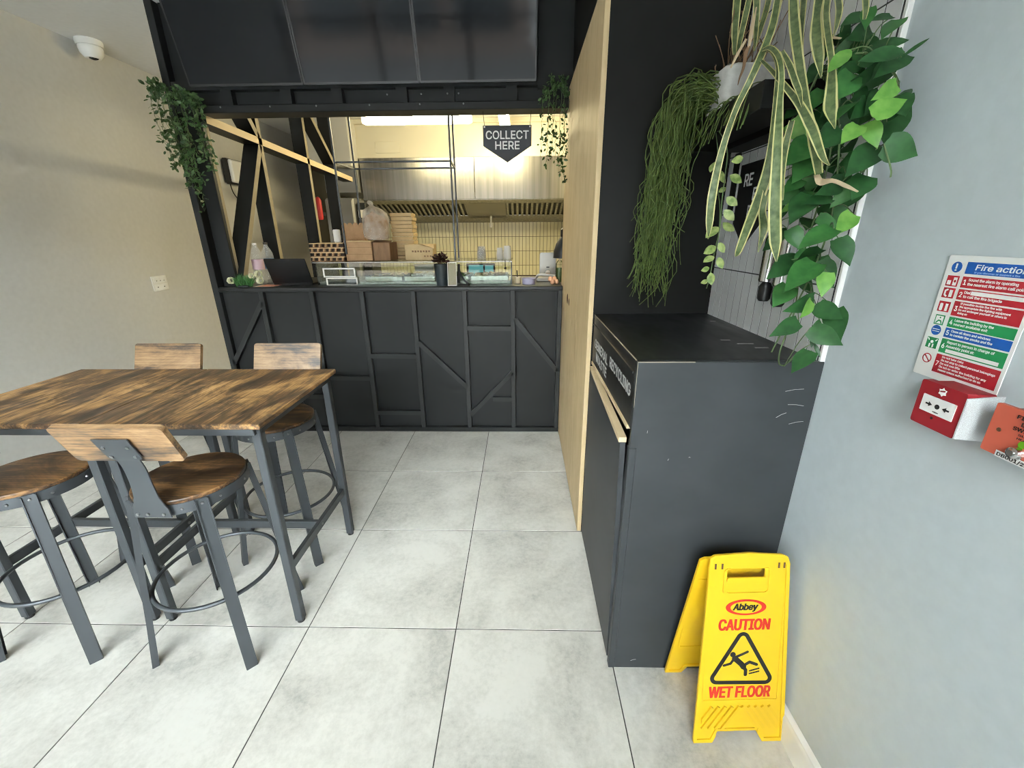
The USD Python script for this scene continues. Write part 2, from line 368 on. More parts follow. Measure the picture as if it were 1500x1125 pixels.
# glazed tile panel over the bin: every tile its own
obj('tile_grout', bx(RW - .0082, RW + .01, -.135, .60, 1.155, CZ - .02), 'grout_grey', wr)
for c in range(14):
    for r in range(8):
        y1 = .598 - c * .0521; z0 = 1.158 + r * .2055
        if y1 - .0505 < -.136: continue
        obj('tile', tile_box(RW - .0095, RW + .002, y1 - .0480, y1, z0, min(z0 + .2015, CZ - .03), .0003, axis=0, sign=-1), 'white_tile', wr, smooth=False)
obj('tile_edge_trim', bx(RW - .012, RW + .01, -.147, -.136, 1.15, CZ - .02, .002), 'white_gloss', wr)
obj('wall_kitchen_back', bx(LW - .1, RW + .1, BY + .004, BY + .12, -.05, CZ), 'grout_brown', kind=S)
tl = []
for c in range(60):
    for r in range(6):
        x0 = -1.62 + c * .0521; z0 = .86 + r * .2055
        tl.append(tile_box(x0, x0 + .0472, BY - .006, BY + .006, z0, z0 + .2005, .0015, axis=1, sign=-1))
bk = obj('tiling', tl, 'cream_tile', Thing('/World/wall_kitchen_back', (0, 0, 0)), smooth=False, kind='stuff')
obj('wall_kitchen_right', bx(1.50, 1.60, 1.96, BY, -.05, CZ), 'cream_panel', kind=S)
obj('wall_partition', [bx(1.18, RW, .60, .70, 0, CZ), bx(1.18, 1.28, .70, 1.96, 2.36, CZ), bx(1.18, 1.50, 1.96, 2.04, 0, CZ)], 'black_paint', kind=S)
d = thing('door_1', kind=S)
yb = [.600, 1.02, 1.285, 1.60, 1.95]
for k in range(4):
    obj('board', bx(1.160, 1.182, yb[k] + (.0008 if k else 0), yb[k + 1] - .0008, .004, 2.358, .0012), 'pale_board', d)
kn = lathe([(.0, .005), (.010, .0055), (.019, .003), (.022, .0)], 16); kn.vertices[:, 1] *= 1.5
obj('knot', frame_map(kn, (1.160, 1.475, 1.108), (0, 1, 0), (0, 0, 1), (-1, 0, 0)), 'knot', d)
kn2 = lathe([(.0, .003), (.008, .0035), (.013, .002), (.016, .0)], 14); kn2.vertices[:, 1] *= 1.5
obj('knot', frame_map(kn2, (1.160, 1.385, 1.10), (0, 1, 0), (0, 0, 1), (-1, 0, 0)), 'knot', d)
b = thing('baseboard_right', kind=S)
prof = Polygon([(0, 0), (.017, 0), (.017, .082), (.013, .090), (.013, .098), (.006, .106), (0, .108)])
obj('moulding', poly(prof, 2.40, (RW, -.152, 0), (-1, 0, 0), (0, 0, 1), (0, -1, 0)), 'white_gloss', b)
# shop front behind the camera: frames, panes and what stands across the road
def glazing(name, fixed, lo, hi, axis, zs, ms):
    w = thing(name, kind=S)
    def bar(a0, a1, z0, z1, t=.04):
        return bx(a0, a1, fixed - t, fixed + t, z0, z1, .004) if axis == 0 else bx(fixed - t, fixed + t, a0, a1, z0, z1, .004)
    for z in zs: obj('rail', bar(lo, hi, z - .03, z + .03, .035), 'frame_black', w)
    for m in ms: obj('mullion', bar(m - .03, m + .03, zs[0] - .02, zs[-1] + .02), 'frame_black', w)
    for a, c in zip(ms[:-1], ms[1:]):
        for z0, z1 in zip(zs[:-1], zs[1:]): obj('pane', bar(a + .02, c - .02, z0 + .02, z1 - .02, .004), 'pane', w)
glazing('window_1', FY, LW + .03, 1.40, 0, (.12, .95, 2.20, 2.66), (LW + .03, -1.1, .15, 1.40))
obj('wall_front', [bx(1.40, RW + .12, FY - .06, FY + .06, -.05, CZ), bx(LW - .1, 1.40, FY - .06, FY + .06, 2.69, CZ), bx(LW - .1, 1.40, FY - .06, FY + .06, -.05, .09)], 'wall_paint', kind=S)
obj('pavement', bx(-30, 30, -7.0, FY - .12, -.16, -.05), 'pavement', kind=S)
obj('pavement', bx(-30, LW - .12, FY - .10, 20, -.16, -.05), 'pavement', kind=S)
obj('road', bx(-30, 30, -14, -7.0, -.2, -.12), 'asphalt', kind=S)
fb = thing('building', loc=(0, -14.5, 0), kind=S)
obj('wall', bx(-16, 16, -18, -14.2, -.2, 5.2), 'facade_brick', fb)
for k in range(7): obj('shutter_slat', bx(1.2, 4.6, -14.2, -14.12, .1 + k * .38, .44 + k * .38, .02), 'shutter_grey', fb)
for k in range(4): obj('shop_window', bx(-9 + k * 2.5, -7 + k * 2.5, -14.2, -14.12, .5, 2.9, .01), 'facade_glass', fb)

# ================================================================== COUNTER
BF, BR = 1.81, 1.842          # batten face, recessed panel face
ct = thing('service_counter', 'black painted service counter with proud geometric battens on its front', 'counter', (-.115, 2.1, 0))
obj('front_panel', bx(-1.343, 1.155, BR, 1.868, .03, 1.12), 'black_counter', ct)
obj('plinth', bx(-1.344, 1.158, BF - .002, 1.86, 0, .038, .003), 'black_counter', ct)
obj('top_rail', bx(-1.344, 1.158, BF - .001, BR + .01, 1.116, 1.152, .003), 'black_batten', ct)
obj('worktop', bx(-1.34, 1.158, 1.80, 2.62, 1.125, 1.150, .004), 'black_worktop', ct)
obj('carcass', bx(-1.34, 1.155, 1.868, 2.58, 0, 1.124), 'black_counter', ct)
def bat(x0, z0, x1, z1, w=.034, trim=True, name='batten', f=BF, par=None, y1=None):
    """A batten on the panel from one centre-line end to the other."""
    p, q_ = np.array([x0, z0]), np.array([x1, z1]); dv = (q_ - p) / np.linalg.norm(q_ - p); nv = np.array([-dv[1], dv[0]]) * w / 2
    pts = [(a[0], y, a[1]) for y in (f, y1 or BR + .004) for a in (p + nv, p - nv, q_ + nv, q_ - nv)]
    return obj(name, hull(pts), 'black_batten', par or ct)
VX = [-1.366, -1.040, -.668, -.300, .075, .448, .800, 1.140]
for k, x in enumerate(VX[1:]): obj('batten', bx(x - .0165, x + .0165, BF, BR + .004, .03, 1.125, .002), 'black_batten', ct)
bat(-1.045, 1.045, -1.362, .575); bat(-1.03, .30, -.68, .30); bat(-.66, .456, -.31, .450)
bat(-.29, .633, .07, .628); bat(-.29, .162, .07, .160); bat(.085, .738, .44, .380)
bat(.455, .846, .79, .842); bat(.795, .500, .455, .140); bat(.64, .278, .79, .277); bat(.812, .915, 1.135, .512)

# ================================================================== TIMBER SCREEN on the left of the counter
sc = thing('timber_screen', 'black timber screen of raking boards with pale edges left of the counter', 'screen', (-1.28, 3.0, 0))
SX0, SX1 = -1.315, -1.195
def board(name, y0, z0, y1, z1, w=.045, x0=SX0, x1=SX1, edge=True):
    p, q_ = np.array([y0, z0]), np.array([y1, z1]); dv = (q_ - p) / np.linalg.norm(q_ - p); nv = np.array([-dv[1], dv[0]]) * w / 2
    c = (p + nv, p - nv, q_ + nv, q_ - nv)
    t = obj(name, hull([(x, a[0], a[1]) for x in (x0, x1 - .002) for a in c]), 'black_counter', sc)
    if edge: obj('raw_edge', hull([(x, a[0], a[1]) for x in (x1 - .002, x1) for a in c]), 'raw_edge' if name == 'beam' else 'dull_edge', t)  # pale strip along each edge; off the beam, lamp falloff is in its colour
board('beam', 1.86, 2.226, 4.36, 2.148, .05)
for y, z in ((2.46, 1.152), (3.25, 0), (3.87, 0)): board('post', y, z, y, CZ - .002)
board('brace', 2.45, 2.23, 1.99, 2.81); board('brace', 2.45, 2.18, 1.905, 1.19); board('brace', 3.86, 2.26, 3.20, 2.81)
obj('corner_post', bx(-1.392, -1.345, BF, 1.93, 0, CZ - .002, .003), 'black_counter', sc)
obj('corner_board', bx(-1.345, -1.243, 1.878, 1.935, 1.153, 2.244, .003), 'black_counter', sc)
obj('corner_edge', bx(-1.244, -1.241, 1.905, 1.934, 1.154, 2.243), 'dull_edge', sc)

# ================================================================== HEADER over the opening
hd = thing('menu_header', 'black battened header over the service opening', 'header', (-.1, 1.9, 2.25))
obj('back_panel', bx(-1.343, 1.178, BR + .02, 1.95, 2.26, CZ), 'black_counter', hd)
obj('bottom_rail', bx(-1.343, 1.178, BF, 1.95, 2.246, 2.290, .003), 'black_counter', hd)
for x in (-1.005, -.625, -.30, .11, .41, .80, 1.15): obj('batten', bx(x - .034, x + .034, BF + .006, BR + .022, 2.288, CZ), 'black_counter', hd)
obj('top_rail', bx(-1.343, 1.178, BF + .004, BR + .022, 2.372, 2.42), 'black_counter', hd)
obj('end_panel', bx(.965, 1.178, BF + .002, BR + .02, 2.36, CZ), 'black_counter', hd)
for x in (-1.054, -.734, -.437, -.097, .223, .499): obj('screw', lathe([(0, .0025), (.004, .002), (.006, 0)], 8, (0, 0, 0)).apply_transform(trimesh.transformations.rotation_matrix(math.pi / 2, (1, 0, 0))).apply_translation((x, BF, 2.278)), 'rivet', hd)
for x in (.02, .235, .40, .47): obj('screw', lathe([(0, .0025), (.004, .002), (.006, 0)], 8).apply_transform(trimesh.transformations.rotation_matrix(math.pi / 2, (1, 0, 0))).apply_translation((x, BF + .006, 2.335)), 'rivet', hd)
# three menu screens, tilted towards the customer
TILT = math.radians(14)
for k, (x0, lab) in enumerate(((-1.165, 'leftmost of the three switched-off menu screens, its edge behind hanging ivy'), (-.4575, 'middle one of the three switched-off glossy menu screens'), (.249, 'rightmost of the three switched-off menu screens, nearest the plywood door'))):
    w_, h_ = .704, .43
    o = np.array([x0, 1.725, 2.366]); u, v = np.array([1, 0, 0.]), np.array([0, -math.sin(TILT), math.cos(TILT)]); n = np.cross(u, v)
    t = thing('menu_screen', lab, 'screen', (x0 + w_ / 2, 1.75, 2.36), 'switched-off menu screens over the counter')
    obj('housing', poly(rrect(0, 0, w_, h_, .006), .035, o - n * .037, u, v, n), 'tv_bezel', t)
    bez = rrect(0, 0, w_, h_, .006).difference(sbox(.009, .012, w_ - .009, h_ - .009))
    obj('bezel', poly(bez, .0035, o - n * .002, u, v, n), 'tv_bezel', t)
    obj('glass', poly(sbox(.009, .012, w_ - .009, h_ - .009), .001, o - n * .001, u, v, n), 'tv_screen', t)
    obj('bracket', bx(x0 + .25, x0 + .45, 1.755, 1.835, 2.45, 2.60), 'tv_bezel', t)

# ================================================================== KITCHEN
hx0, hx1, hy = -1.18, 1.49, 4.62
hood = thing('extractor_hood', 'brushed steel extractor canopy across the kitchen with baffle filters below', 'extractor hood', (.2, 4.6, 1.9))
xs = float(at(695, 260, 1, hy)[0])
obj('front_panel', bx(hx0, xs - .002, hy, hy + .02, 1.935, 2.42, .003), 'stainless', hood)
obj('front_panel', bx(xs + .002, hx1, hy, hy + .02, 1.935, 2.42, .003), 'stainless', hood)
obj('top', bx(hx0, hx1, hy + .02, BY, 2.39, 2.42), 'stainless_dark', hood)
obj('side_panel', bx(hx0, hx0 + .02, hy + .02, BY, 1.74, 2.39), 'stainless_dark', hood)
def slope(y): return 1.93 - (y - hy) * (.25 / .75)
def sheet(x0, x1, y0, y1, t=.01, up=0): return hull([(x, y, slope(y) + up + s) for x in (x0, x1) for y in (y0, y1) for s in (0, t)])
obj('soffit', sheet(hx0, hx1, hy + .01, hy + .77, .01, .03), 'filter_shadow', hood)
obj('filter_frame', sheet(hx0, hx1, hy + .01, hy + .12), 'stainless', hood)
obj('centre_plate', sheet(.12, .65, hy + .10, hy + .60), 'stainless_dark', hood)
ba = []
for x in np.arange(-1.15, .12, .066): ba.append(hull([(x + a, y, slope(y) + b) for y in (hy + .10, hy + .52) for a, b in ((0, .0), (.030, .0), (.030, .022), (0, .022))]))
for x in np.arange(.66, 1.44, .066): ba.append(hull([(x + a, y, slope(y) + b) for y in (hy + .10, hy + .52) for a, b in ((0, .0), (.030, .0), (.030, .022), (0, .022))]))
obj('baffle', ba, 'stainless', hood, kind='stuff')
obj('drip_trough', sheet(hx0, hx1, hy + .52, hy + .77), 'stainless', hood)
obj('nozzle', [cyl((.43, 5.15, 1.66), (.43, 5.15, 1.76), .014), cyl((.43, 5.15, 1.60), (.43, 5.15, 1.66), .022, .03)], 'white_plastic', hood)
cl = thing('trim_1', kind=S)
obj('cladding', bx(hx0 - .04, 1.50, 4.65, 4.70, 2.42, CZ), 'cream_panel', cl)
a_, b_ = at(549, 208, 1, 4.65), at(587, 224, 1, 4.65)
obj('access_panel', bx(a_[0], b_[0], 4.644, 4.654, b_[2], a_[2], .002), 'cream_panel', cl)
obj('coving', bx(hx0 - .04, 1.50, 4.59, 4.65, CZ - .05, CZ, .004), 'cream_panel', cl)
# lamps
def lamp(name, label, p0, p1, w=.075, glow='tube_glow'):
    p0, p1 = np.array(p0), np.array(p1); dv = (p1 - p0) / np.linalg.norm(p1 - p0); sd = np.cross(dv, [0, 0, 1])
    t = thing(name, label, 'light', tuple((p0 + p1) / 2), 'kitchen strip lights')
    L = np.linalg.norm(p1 - p0)
    pr = sbox(-w / 2, -.045, w / 2, .02).buffer(.012, quad_segs=4)
    obj('diffuser', hull([p0 + dv * a + sd * b + np.array([0, 0, c]) for a, k, z_ in ((0, .7, .012), (.03, 1, 0), (L - .03, 1, 0), (L, .7, .012)) for b, c in ((-w / 2 * k, .02), (w / 2 * k, .02), (w / 2 * k, -.02 + z_), (-w / 2 * k, -.02 + z_), (w / 3 * k, -.04 + z_), (-w / 3 * k, -.04 + z_))]), glow, t)
    obj('housing', poly(sbox(-w / 2 - .008, .02, w / 2 + .008, .06), L, p0, sd, (0, 0, 1), dv), 'white_gloss', t)
    for e in (.2, .8):
        c = p0 + (p1 - p0) * e; obj('hanger', cyl(c + [0, 0, .05], (c[0], c[1], CZ), .004, n=8), 'white_gloss', t)
l0, l1 = at(531, 176, 1, 3.4), at(691, 173, 1, 3.4)
lamp('strip_light', 'long glowing strip light running across the kitchen ceiling', (l0[0], 3.4, l0[2]), (l1[0], 3.4, l0[2]))
e0 = at(737, 169, 1, 3.3)
lamp('strip_light', 'glowing strip light seen end-on above the hanging collection sign', (e0[0], 3.3, e0[2] + .01), (e0[0], 4.45, e0[2] + .01), .09, 'tube_glow_near')
# equipment at the back
bt = thing('back_worktop', 'stainless steel worktop along the tiled kitchen back wall', 'worktop', (.3, 5.0, 0))
obj('top', bx(-.98, 1.49, 4.78, BY - .008, .86, .90, .004), 'stainless', bt); obj('front', bx(-.98, 1.49, 4.80, 4.84, .1, .86), 'stainless_dark', bt)
obj('splash_strip', bx(-.8, 1.49, BY - .03, BY - .007, .90, .915), 'carton_inside', bt)
dc = thing('duct_box', 'white boxed duct under the ceiling behind the timber screen', 'duct', (-1.5, 4.9, 2.3))
obj('box', bx(-1.80, -1.20, 4.40, BY - .01, 2.30, CZ - .003, .006), 'duct_white', dc); obj('duct_run', bx(-1.62, -1.20, 4.55, BY - .01, 2.02, 2.299), 'steel_grey_panel', dc)
fr = thing('fridge', 'grey steel upright fridge behind the timber screen posts', 'fridge', (-1.3, 4.5, 0))
obj('body', bx(-1.50, -1.16, 4.20, 4.60, .02, 1.93, .012), 'steel_grey_panel', fr); obj('door', bx(-1.495, -1.165, 4.17, 4.198, .10, 1.91, .008), 'steel_grey_panel', fr)
ov = thing('oven_tower', 'black oven tower between grey fridge and extractor hood', 'oven', (-1.0, 4.5, 0))
obj('body', bx(-1.145, -1.035, 4.25, 4.60, .02, 1.88, .01), 'steel_black', ov)
obj('paper_note', bx(-1.13, -1.045, 4.243, 4.249, 1.71, 1.80), 'paper_white', ov)
ex = thing('fire_extinguisher', 'red cylinder on the wall seen between the screen posts', 'fire extinguisher', (-1.56, 4.0, 1.62))
p = at(465, 288, 1, 4.0); p2 = at(466, 322, 1, 4.0)
obj('cylinder', lathe([(0, p2[2]), (.028, p2[2]), (.034, p2[2] + .02), (.034, p[2] - .04), (.02, p[2] - .01), (0, p[2])], 16, (p[0], 4.0, 0)), 'extinguisher_red', ex)
obj('bracket', bx(p[0] - .05, p[0] + .0, 3.99, 4.16, p2[2] + .05, p2[2] + .09), 'steel_black', ex)

# ================================================================== TABLES AND STOOLS
TH = .908
tb = thing('bar_table', 'rustic wood-top bar table with dark metal legs, the one nearer the plywood door', 'table', (-.318, .301, 0), 'rustic bar tables pushed together', local=True)
hx, hy2 = .306, .309
obj('table_top', bx(-hx, hx, -hy2, hy2, TH - .020, TH, .0025), 'table_wood', tb)
for s in (-1, 1): obj('apron', bx(-hx + .03, hx - .03, s * (hy2 - .022) - .012, s * (hy2 - .022) + .012, TH - .048, TH - .0205, .002), 'metal_dark', tb)
for s in (-1, 1): obj('apron', bx(s * (hx - .03) - .012, s * (hx - .03) + .012, -hy2 + .035, hy2 - .035, TH - .048, TH - .0205, .002), 'metal_dark', tb)
for sx in (-1, 1):
    for s_ in (-1, 1):
        cx, cy_ = sx * .270, s_ * .268
        lg = obj('leg', [bx(cx - .016, cx + .016, cy_ - .016, cy_ + .016, .010, TH - .0205, .003)], 'metal_dark', tb)
        obj('foot_cap', cyl((cx, cy_, 0), (cx, cy_, .012), .015, n=16), 'tv_bezel', lg)
    obj('side_stretcher', bx(sx * .270 - .009, sx * .270 + .009, -.252, .252, .252, .290, .002), 'metal_dark', tb)
    obj('bolt', cyl((sx * .280, 0, .271), (sx * .284, 0, .271), .006, n=10), 'rivet', tb)
obj('centre_stretcher', bx(-.261, .261, -.010, .010, .250, .288, .002), 'metal_dark', tb)
dup(tb, (-.933, .301, 0), 'rustic wood-top bar table with dark metal legs, the one at the left photo edge')

def loft(p0, p1, u, hu, v, hv):
    p0, p1, u, v = map(lambda a: np.array(a, float), (p0, p1, u, v))
    return hull([p + a * hu * u + b * hv * v for p in (p0, p1) for a in (-1, 1) for b in (-1, 1)])
st = thing('bar_stool', 'round-seat bar stool with its plank back nearest the camera, right of the two front stools', 'stool', (-.317, .018, 0), 'rustic bar stools at the table', local=True)
SZ = .70
seat = lathe([(0, SZ - .022), (.166, SZ - .022), (.168, SZ - .020), (.1685, SZ - .004), (.1665, SZ - .001), (.163, SZ), (0, SZ)], 48)
obj('seat', seat, 'seat_wood', st, smooth=30)
obj('seat_band', lathe([(.1695, SZ - .052), (.1725, SZ - .052), (.1725, SZ - .014), (.1695, SZ - .014), (.1695, SZ - .052)], 48), 'metal_dark', st, smooth=30)
obj('seat_plate', lathe([(0, SZ - .03), (.169, SZ - .03), (.169, SZ - .024), (0, SZ - .024)], 32), 'metal_dark', st)
k_ = 0
for a in range(20):
    t_ = a * 18 + 9
    if t_ % 90 == 45: continue
    if abs(((t_ - 270 + 180) % 360) - 180) < 20: continue
    if a % 2: continue
    d = np.array([math.cos(math.radians(t_)), math.sin(math.radians(t_)), 0])
    obj('rivet', lathe([(0, .004), (.003, .0035), (.005, 0)], 8).apply_transform(trimesh.geometry.align_vectors((0, 0, 1), d)).apply_translation(d * .1725 + [0, 0, SZ - .034]), 'rivet', st)
for sx in (-1, 1):
    for s_ in (-1, 1):
        o = np.array([sx, s_, 0]) / math.sqrt(2); tng = np.array([-o[1], o[0], 0])
        p1 = o * .1725 + [0, 0, SZ - .016]; p0 = o * .2665 + [0, 0, 0.0]
        lg = [loft(p0, p1, tng, .0180, o, .0018)]
        for s in (-1, 1): lg.append(loft(p0 + tng * s * .0172 - o * .010, p1 + tng * s * .0172 - o * .001, tng, .0018, o, .0095 if True else 0))
        l = obj('leg', lg, 'metal_dark', st)
        pr_ = p1 + o * .002 - [0, 0, .016]
        obj('rivet', lathe([(0, .005), (.004, .0042), (.0065, 0)], 10).apply_transform(trimesh.geometry.align_vectors((0, 0, 1), o)).apply_translation(pr_), 'rivet', l)
tt = np.linspace(0, 2 * math.pi, 49)[:-1]
obj('foot_ring', tube(np.column_stack([np.cos(tt) * .203, np.sin(tt) * .203, np.full(48, .285)]), .0075, 10, True), 'metal_dark', st, smooth=True)
# bent flat-steel back support and the plank it carries
pf = spline([(-.1745, .650), (-.1755, .700), (-.1765, .745), (-.178, .79), (-.181, .83), (-.188, .86), (-.1965, .880), (-.2125, .92), (-.2255, .954)], 26)
wd = np.interp(pf[:, 1], [.650, .684, .70, .73, .78, .868, .876, .954], [.120, .116, .098, .078, .070, .070, .102, .106]) / 2
vb = []
for (y, z), w_ in zip(pf, wd):
    vb += [(-w_, y, z), (w_, y, z), (w_, y - .004, z), (-w_, y - .004, z)]
fb_ = []
for i in range(len(pf) - 1):
    for a in range(4):
        b2 = (a + 1) % 4; fb_ += [(i * 4 + a, i * 4 + b2, i * 4 + 4 + b2), (i * 4 + a, i * 4 + 4 + b2, i * 4 + 4 + a)]
e = (len(pf) - 1) * 4; fb_ += [(0, 2, 1), (0, 3, 2), (e, e + 1, e + 2), (e, e + 2, e + 3)]
mb = trimesh.Trimesh(np.array(vb), fb_, process=False); mb.fix_normals()
br = obj('back_support', mb, 'metal_dark', st, smooth=30)
bu, bv = np.array([1, 0, 0.]), np.array([0, -.048, .125]); bv /= np.linalg.norm(bv); bn = np.cross(bu, bv)
ob_ = np.array([0, -.168, .866])
obj('backrest', poly(rrect(-.167, 0, .167, .142, .014), .017, ob_, bu, bv, -bn, -.017), 'back_wood', st)
for sx in (-1, 1):
    for f_ in (.030, .070): obj('bolt', cyl(ob_ + bu * sx * .036 + bv * f_ + bn * .020, ob_ + bu * sx * .036 + bv * f_ + bn * .029, .0055, n=8), 'rivet', br)
for sx in (-.045, -.012, .04): obj('bolt', cyl((sx, -.178, .664), (sx, -.1835, .664), .005, n=8), 'rivet', br)
dup(st, (-.918, .030, 0), 'round-seat bar stool at the left photo edge, left of the two front stools')
dup(st, (-.300, .530, 0), 'round-seat bar stool behind the table with plank back against the black counter', rotz=180)
dup(st, (-.905, .530, 0), 'round-seat bar stool behind the table with plank back against the plain left wall', rotz=180)

# ================================================================== BIN CABINET
cb = thing('bin_cabinet', 'tall black painted bin cabinet with a wooden flap slot and white lettering', 'bin cabinet', (1.43, .22, 0))
X0, Y0, Y1, ZT = 1.184, -.150, .598, 1.166
obj('end_panel', bx(X0, RW - .001, Y0, Y0 + .018, 0, ZT - .001, .0015), 'black_cabinet', cb)
obj('top', bx(X0 + .002, RW - .012, Y0 + .018, Y1, ZT - .018, ZT, .0015), 'black_worktop', cb)
obj('inner_carcass', bx(X0 + .03, RW - .004, Y0 + .02, Y1, .02, ZT - .02), 'steel_black', cb)
hd_ = obj('header_board', bx(X0, X0 + .018, Y0 + .020, Y1 - .02, .955, ZT - .002, .0015), 'black_worktop', cb)
obj('trim_strip', bx(X0 - .004, X0 + .001, Y0 + .035, Y1 - .03, 1.122, 1.128), 'black_worktop', cb)
obj('worn_corner', [bx(X0 - .0006, X0 + .0012, Y0 + .02, Y1 - .03, ZT - .0022, ZT + .0002), bx(X0, RW - .35, Y0 - .0004, Y0 + .0015, ZT - .0022, ZT + .0002), bx(X0 - .0004, X0 + .001, Y0 - .0005, Y0 + .001, 1.03, ZT)], 'worn_edge', cb)
for s, y_, z_, h_, w_ in (('GENERAL', .527, 1.036, .036, .285), ('WASTE', .487, .984, .036, .235), ('RECYCLING', .203, 1.045, .036, .305)):
    obj('lettering', frame_map(text(s, 0, 0, h_, w_), (X0 - .0006, y_, z_), (0, -1, 0), (0, 0, 1), (-1, 0, 0)), 'print_grey', hd_)
fl = obj('flap_frame', [hull([(X0 - .004, y, z) for y in (Y0 + .04, Y1 - .03) for z in (.945, .958)] + [(X0 + .018, y, z) for y in (Y0 + .04, Y1 - .03) for z in (.945, .958)])], 'raw_edge', cb)
dr = obj('door', hull([(X0 - .004, Y0 + .030, .02), (X0 - .004, Y1 - .02, .02), (X0 + .012, Y0 + .030, .02), (X0 + .012, Y1 - .02, .02), (X0 - .022, Y0 + .030, .905), (X0 - .006, Y1 - .02, .915), (X0 - .006, Y0 + .030, .905), (X0 + .01, Y1 - .02, .915)]), 'black_cabinet', cb)
obj('flap_edge', hull([(X0 - .027, Y0 + .030, .905), (X0 - .004, Y0 + .030, .905), (X0 - .008, Y1 - .02, .915), (X0 + .012, Y1 - .02, .915), (X0 - .027, Y0 + .030, .921), (X0 - .004, Y0 + .030, .921), (X0 - .008, Y1 - .02, .931), (X0 + .012, Y1 - .02, .931)]), 'raw_edge', dr)
obj('corner_trim', bx(X0 - .002, X0 + .02, Y0 - .002, Y0 + .026, 0, .90, .002), 'black_cabinet', cb)
for (x_, z_, l_, a_) in ((1.60, 1.08, .05, 8), (1.615, 1.04, .045, -5), (1.59, 1.00, .03, 30), (1.63, .98, .04, 12), (1.30, .86, .006, 60), (1.23, .95, .008, 85), (1.26, .035, .02, 20), (1.36, .87, .005, 0)):
    q0 = np.array([x_, Y0 - .0003, z_]); dv = np.array([math.cos(math.radians(a_)), 0, math.sin(math.radians(a_))]) * l_
    obj('scuff_mark', tube([q0, q0 + dv * .5 + [0, 0, .002], q0 + dv], .0008, 5), 'scuff', cb)
for (x_, y_, l_) in ((1.55, .05, .05), (1.58, .0, .04), (1.52, .1, .03), (1.62, .42, .02)): obj('scuff_mark', bx(x_, x_ + l_, y_, y_ + .006, ZT - .001, ZT + .0004), 'scuff', cb)

# ================================================================== SHELF, WALL SIGN AND DISPENSERS over the bin
SH = (1.475, .598, 1.797, 1.862)
sh = thing('plant_shelf', 'black box shelf on the tiled wall carrying trailing plants', 'shelf', (1.58, .24, SH[2]))
obj('box', bx(SH[0], RW - .0105, .0, SH[1], SH[2], SH[3], .002), 'black_paint', sh)
obj('cleat', bx(1.60, RW - .0105, .1, .5, SH[2] - .02, SH[2] - .001), 'black_paint', sh)
hs = thing('recycling_sign', 'black pointed sign with white capitals on the white tiles behind hanging leaves', 'sign', (RW - .015, .36, 1.60))
hexs = Polygon([(-.085, .115), (.085, .115), (.115, .08), (.115, -.06), (0, -.16), (-.115, -.06), (-.115, .08)])
hs_ = Polygon([(0, 0), (.022, .006)]) if False else None
sg = Polygon([(-.10, .12), (.10, .12), (.10, -.08), (0, -.165), (-.10, -.08)])
def onwall(x): return dict(o=(x, .385, 1.612), u=(0, -1, 0), v=(0, 0, 1), n=(-1, 0, 0))
obj('board', poly(sg, .003, (RW - .0098, .385, 1.612), (0, -1, 0), (0, 0, 1), (-1, 0, 0)), 'print_black', hs)
for s, x_, z_, w_ in (('RE', -.060, .045, .060), ('E', .015, -.005, .026), ('ET', -.005, -.062, .055)):
    obj('lettering', frame_map(text(s, x_, z_, .040, w_), (RW - .0131, .385, 1.612), (0, -1, 0), (0, 0, 1), (-1, 0, 0)), 'print_white', hs)
sp_ = thing('sign_strip', 'narrow black sign strip on the white tiles beside the dark pilaster', 'sign', (RW - .012, .545, 1.66))
obj('board', poly(rrect(-.022, -.115, .022, .115, .004), .003, (RW - .0098, .530, 1.665), (0, -1, 0), (0, 0, 1), (-1, 0, 0)), 'print_black', sp_)
ds = thing('soap_dispenser', 'chrome wall dispenser with black nozzle on the tiles, nearer the dark pilaster', 'dispenser', (1.645, .125, 1.29), 'chrome dispensers on the tiled wall', local=True)
obj('tube', lathe([(0, .06), (.022, .06), (.024, .065), (.024, .19), (.020, .20), (0, .20)], 20), 'chrome', ds, smooth=40)
obj('nozzle', lathe([(0, 0), (.014, 0), (.019, .008), (.020, .045), (.012, .058), (.010, .07), (0, .07)], 20), 'tv_bezel', ds, smooth=40)
obj('wall_plate', bx(.015, .0345, -.02, .02, .08, .20, .002), 'chrome', ds)
dup(ds, (1.645, .045, 1.285), 'chrome wall dispenser with black nozzle on the tiles, nearer the plain wall')

# ================================================================== FIRE NOTICE, CALL POINT, SWITCH on the right wall
U, V, N = (0, -1, 0), (0, 0, 1), (-1, 0, 0)
fn = thing('fire_notice', 'white fire action notice with red, green and blue numbered panels', 'sign', (RW, -.49, 1.335))
FO = np.array([RW - .0008, -.405, 1.220])      # lower left corner as read
obj('board', poly(rrect(0, 0, .162, .235, .003), .0018, FO + [-.0002, 0, 0], U, V, N), 'white_gloss', fn)
def flat(name, shape, matn, par, lift, o=FO): return obj(name, poly(shape, .0003, np.array(o) + [-lift, 0, 0], U, V, N), matn, par, smooth=False)
def words(s, x, y, h, w, par, matn='print_white', o=FO, lift=.0025, shear=0.0, bold=True):
    return obj('lettering', frame_map(text(s, x, y, h, w, bold, .0003, shear), np.array(o) + [-lift, 0, 0], U, V, N), matn, par, smooth=False)
rows = [('safe_red', .178, .198), ('safe_red', .156, .175), ('safe_red', .126, .153), ('safe_green', .104, .123), ('safe_blue', .084, .102), ('safe_green', .054, .081), ('safe_red', .014, .050)]
pb = flat('header_panel', sbox(.038, .203, .158, .224), 'safe_blue', fn, .0021)
words('Fire action', .055, .2105, .0095, .085, pb, shear=.12); words('If you discover or suspect a fire', .055, .2048, .0030, .075, pb, 'pale_blue_print')
flat('mandatory_disc', Point(.020, .2135).buffer(.0098), 'safe_blue', fn, .0021); words('!', .0175, .207, .013, .004, fn)
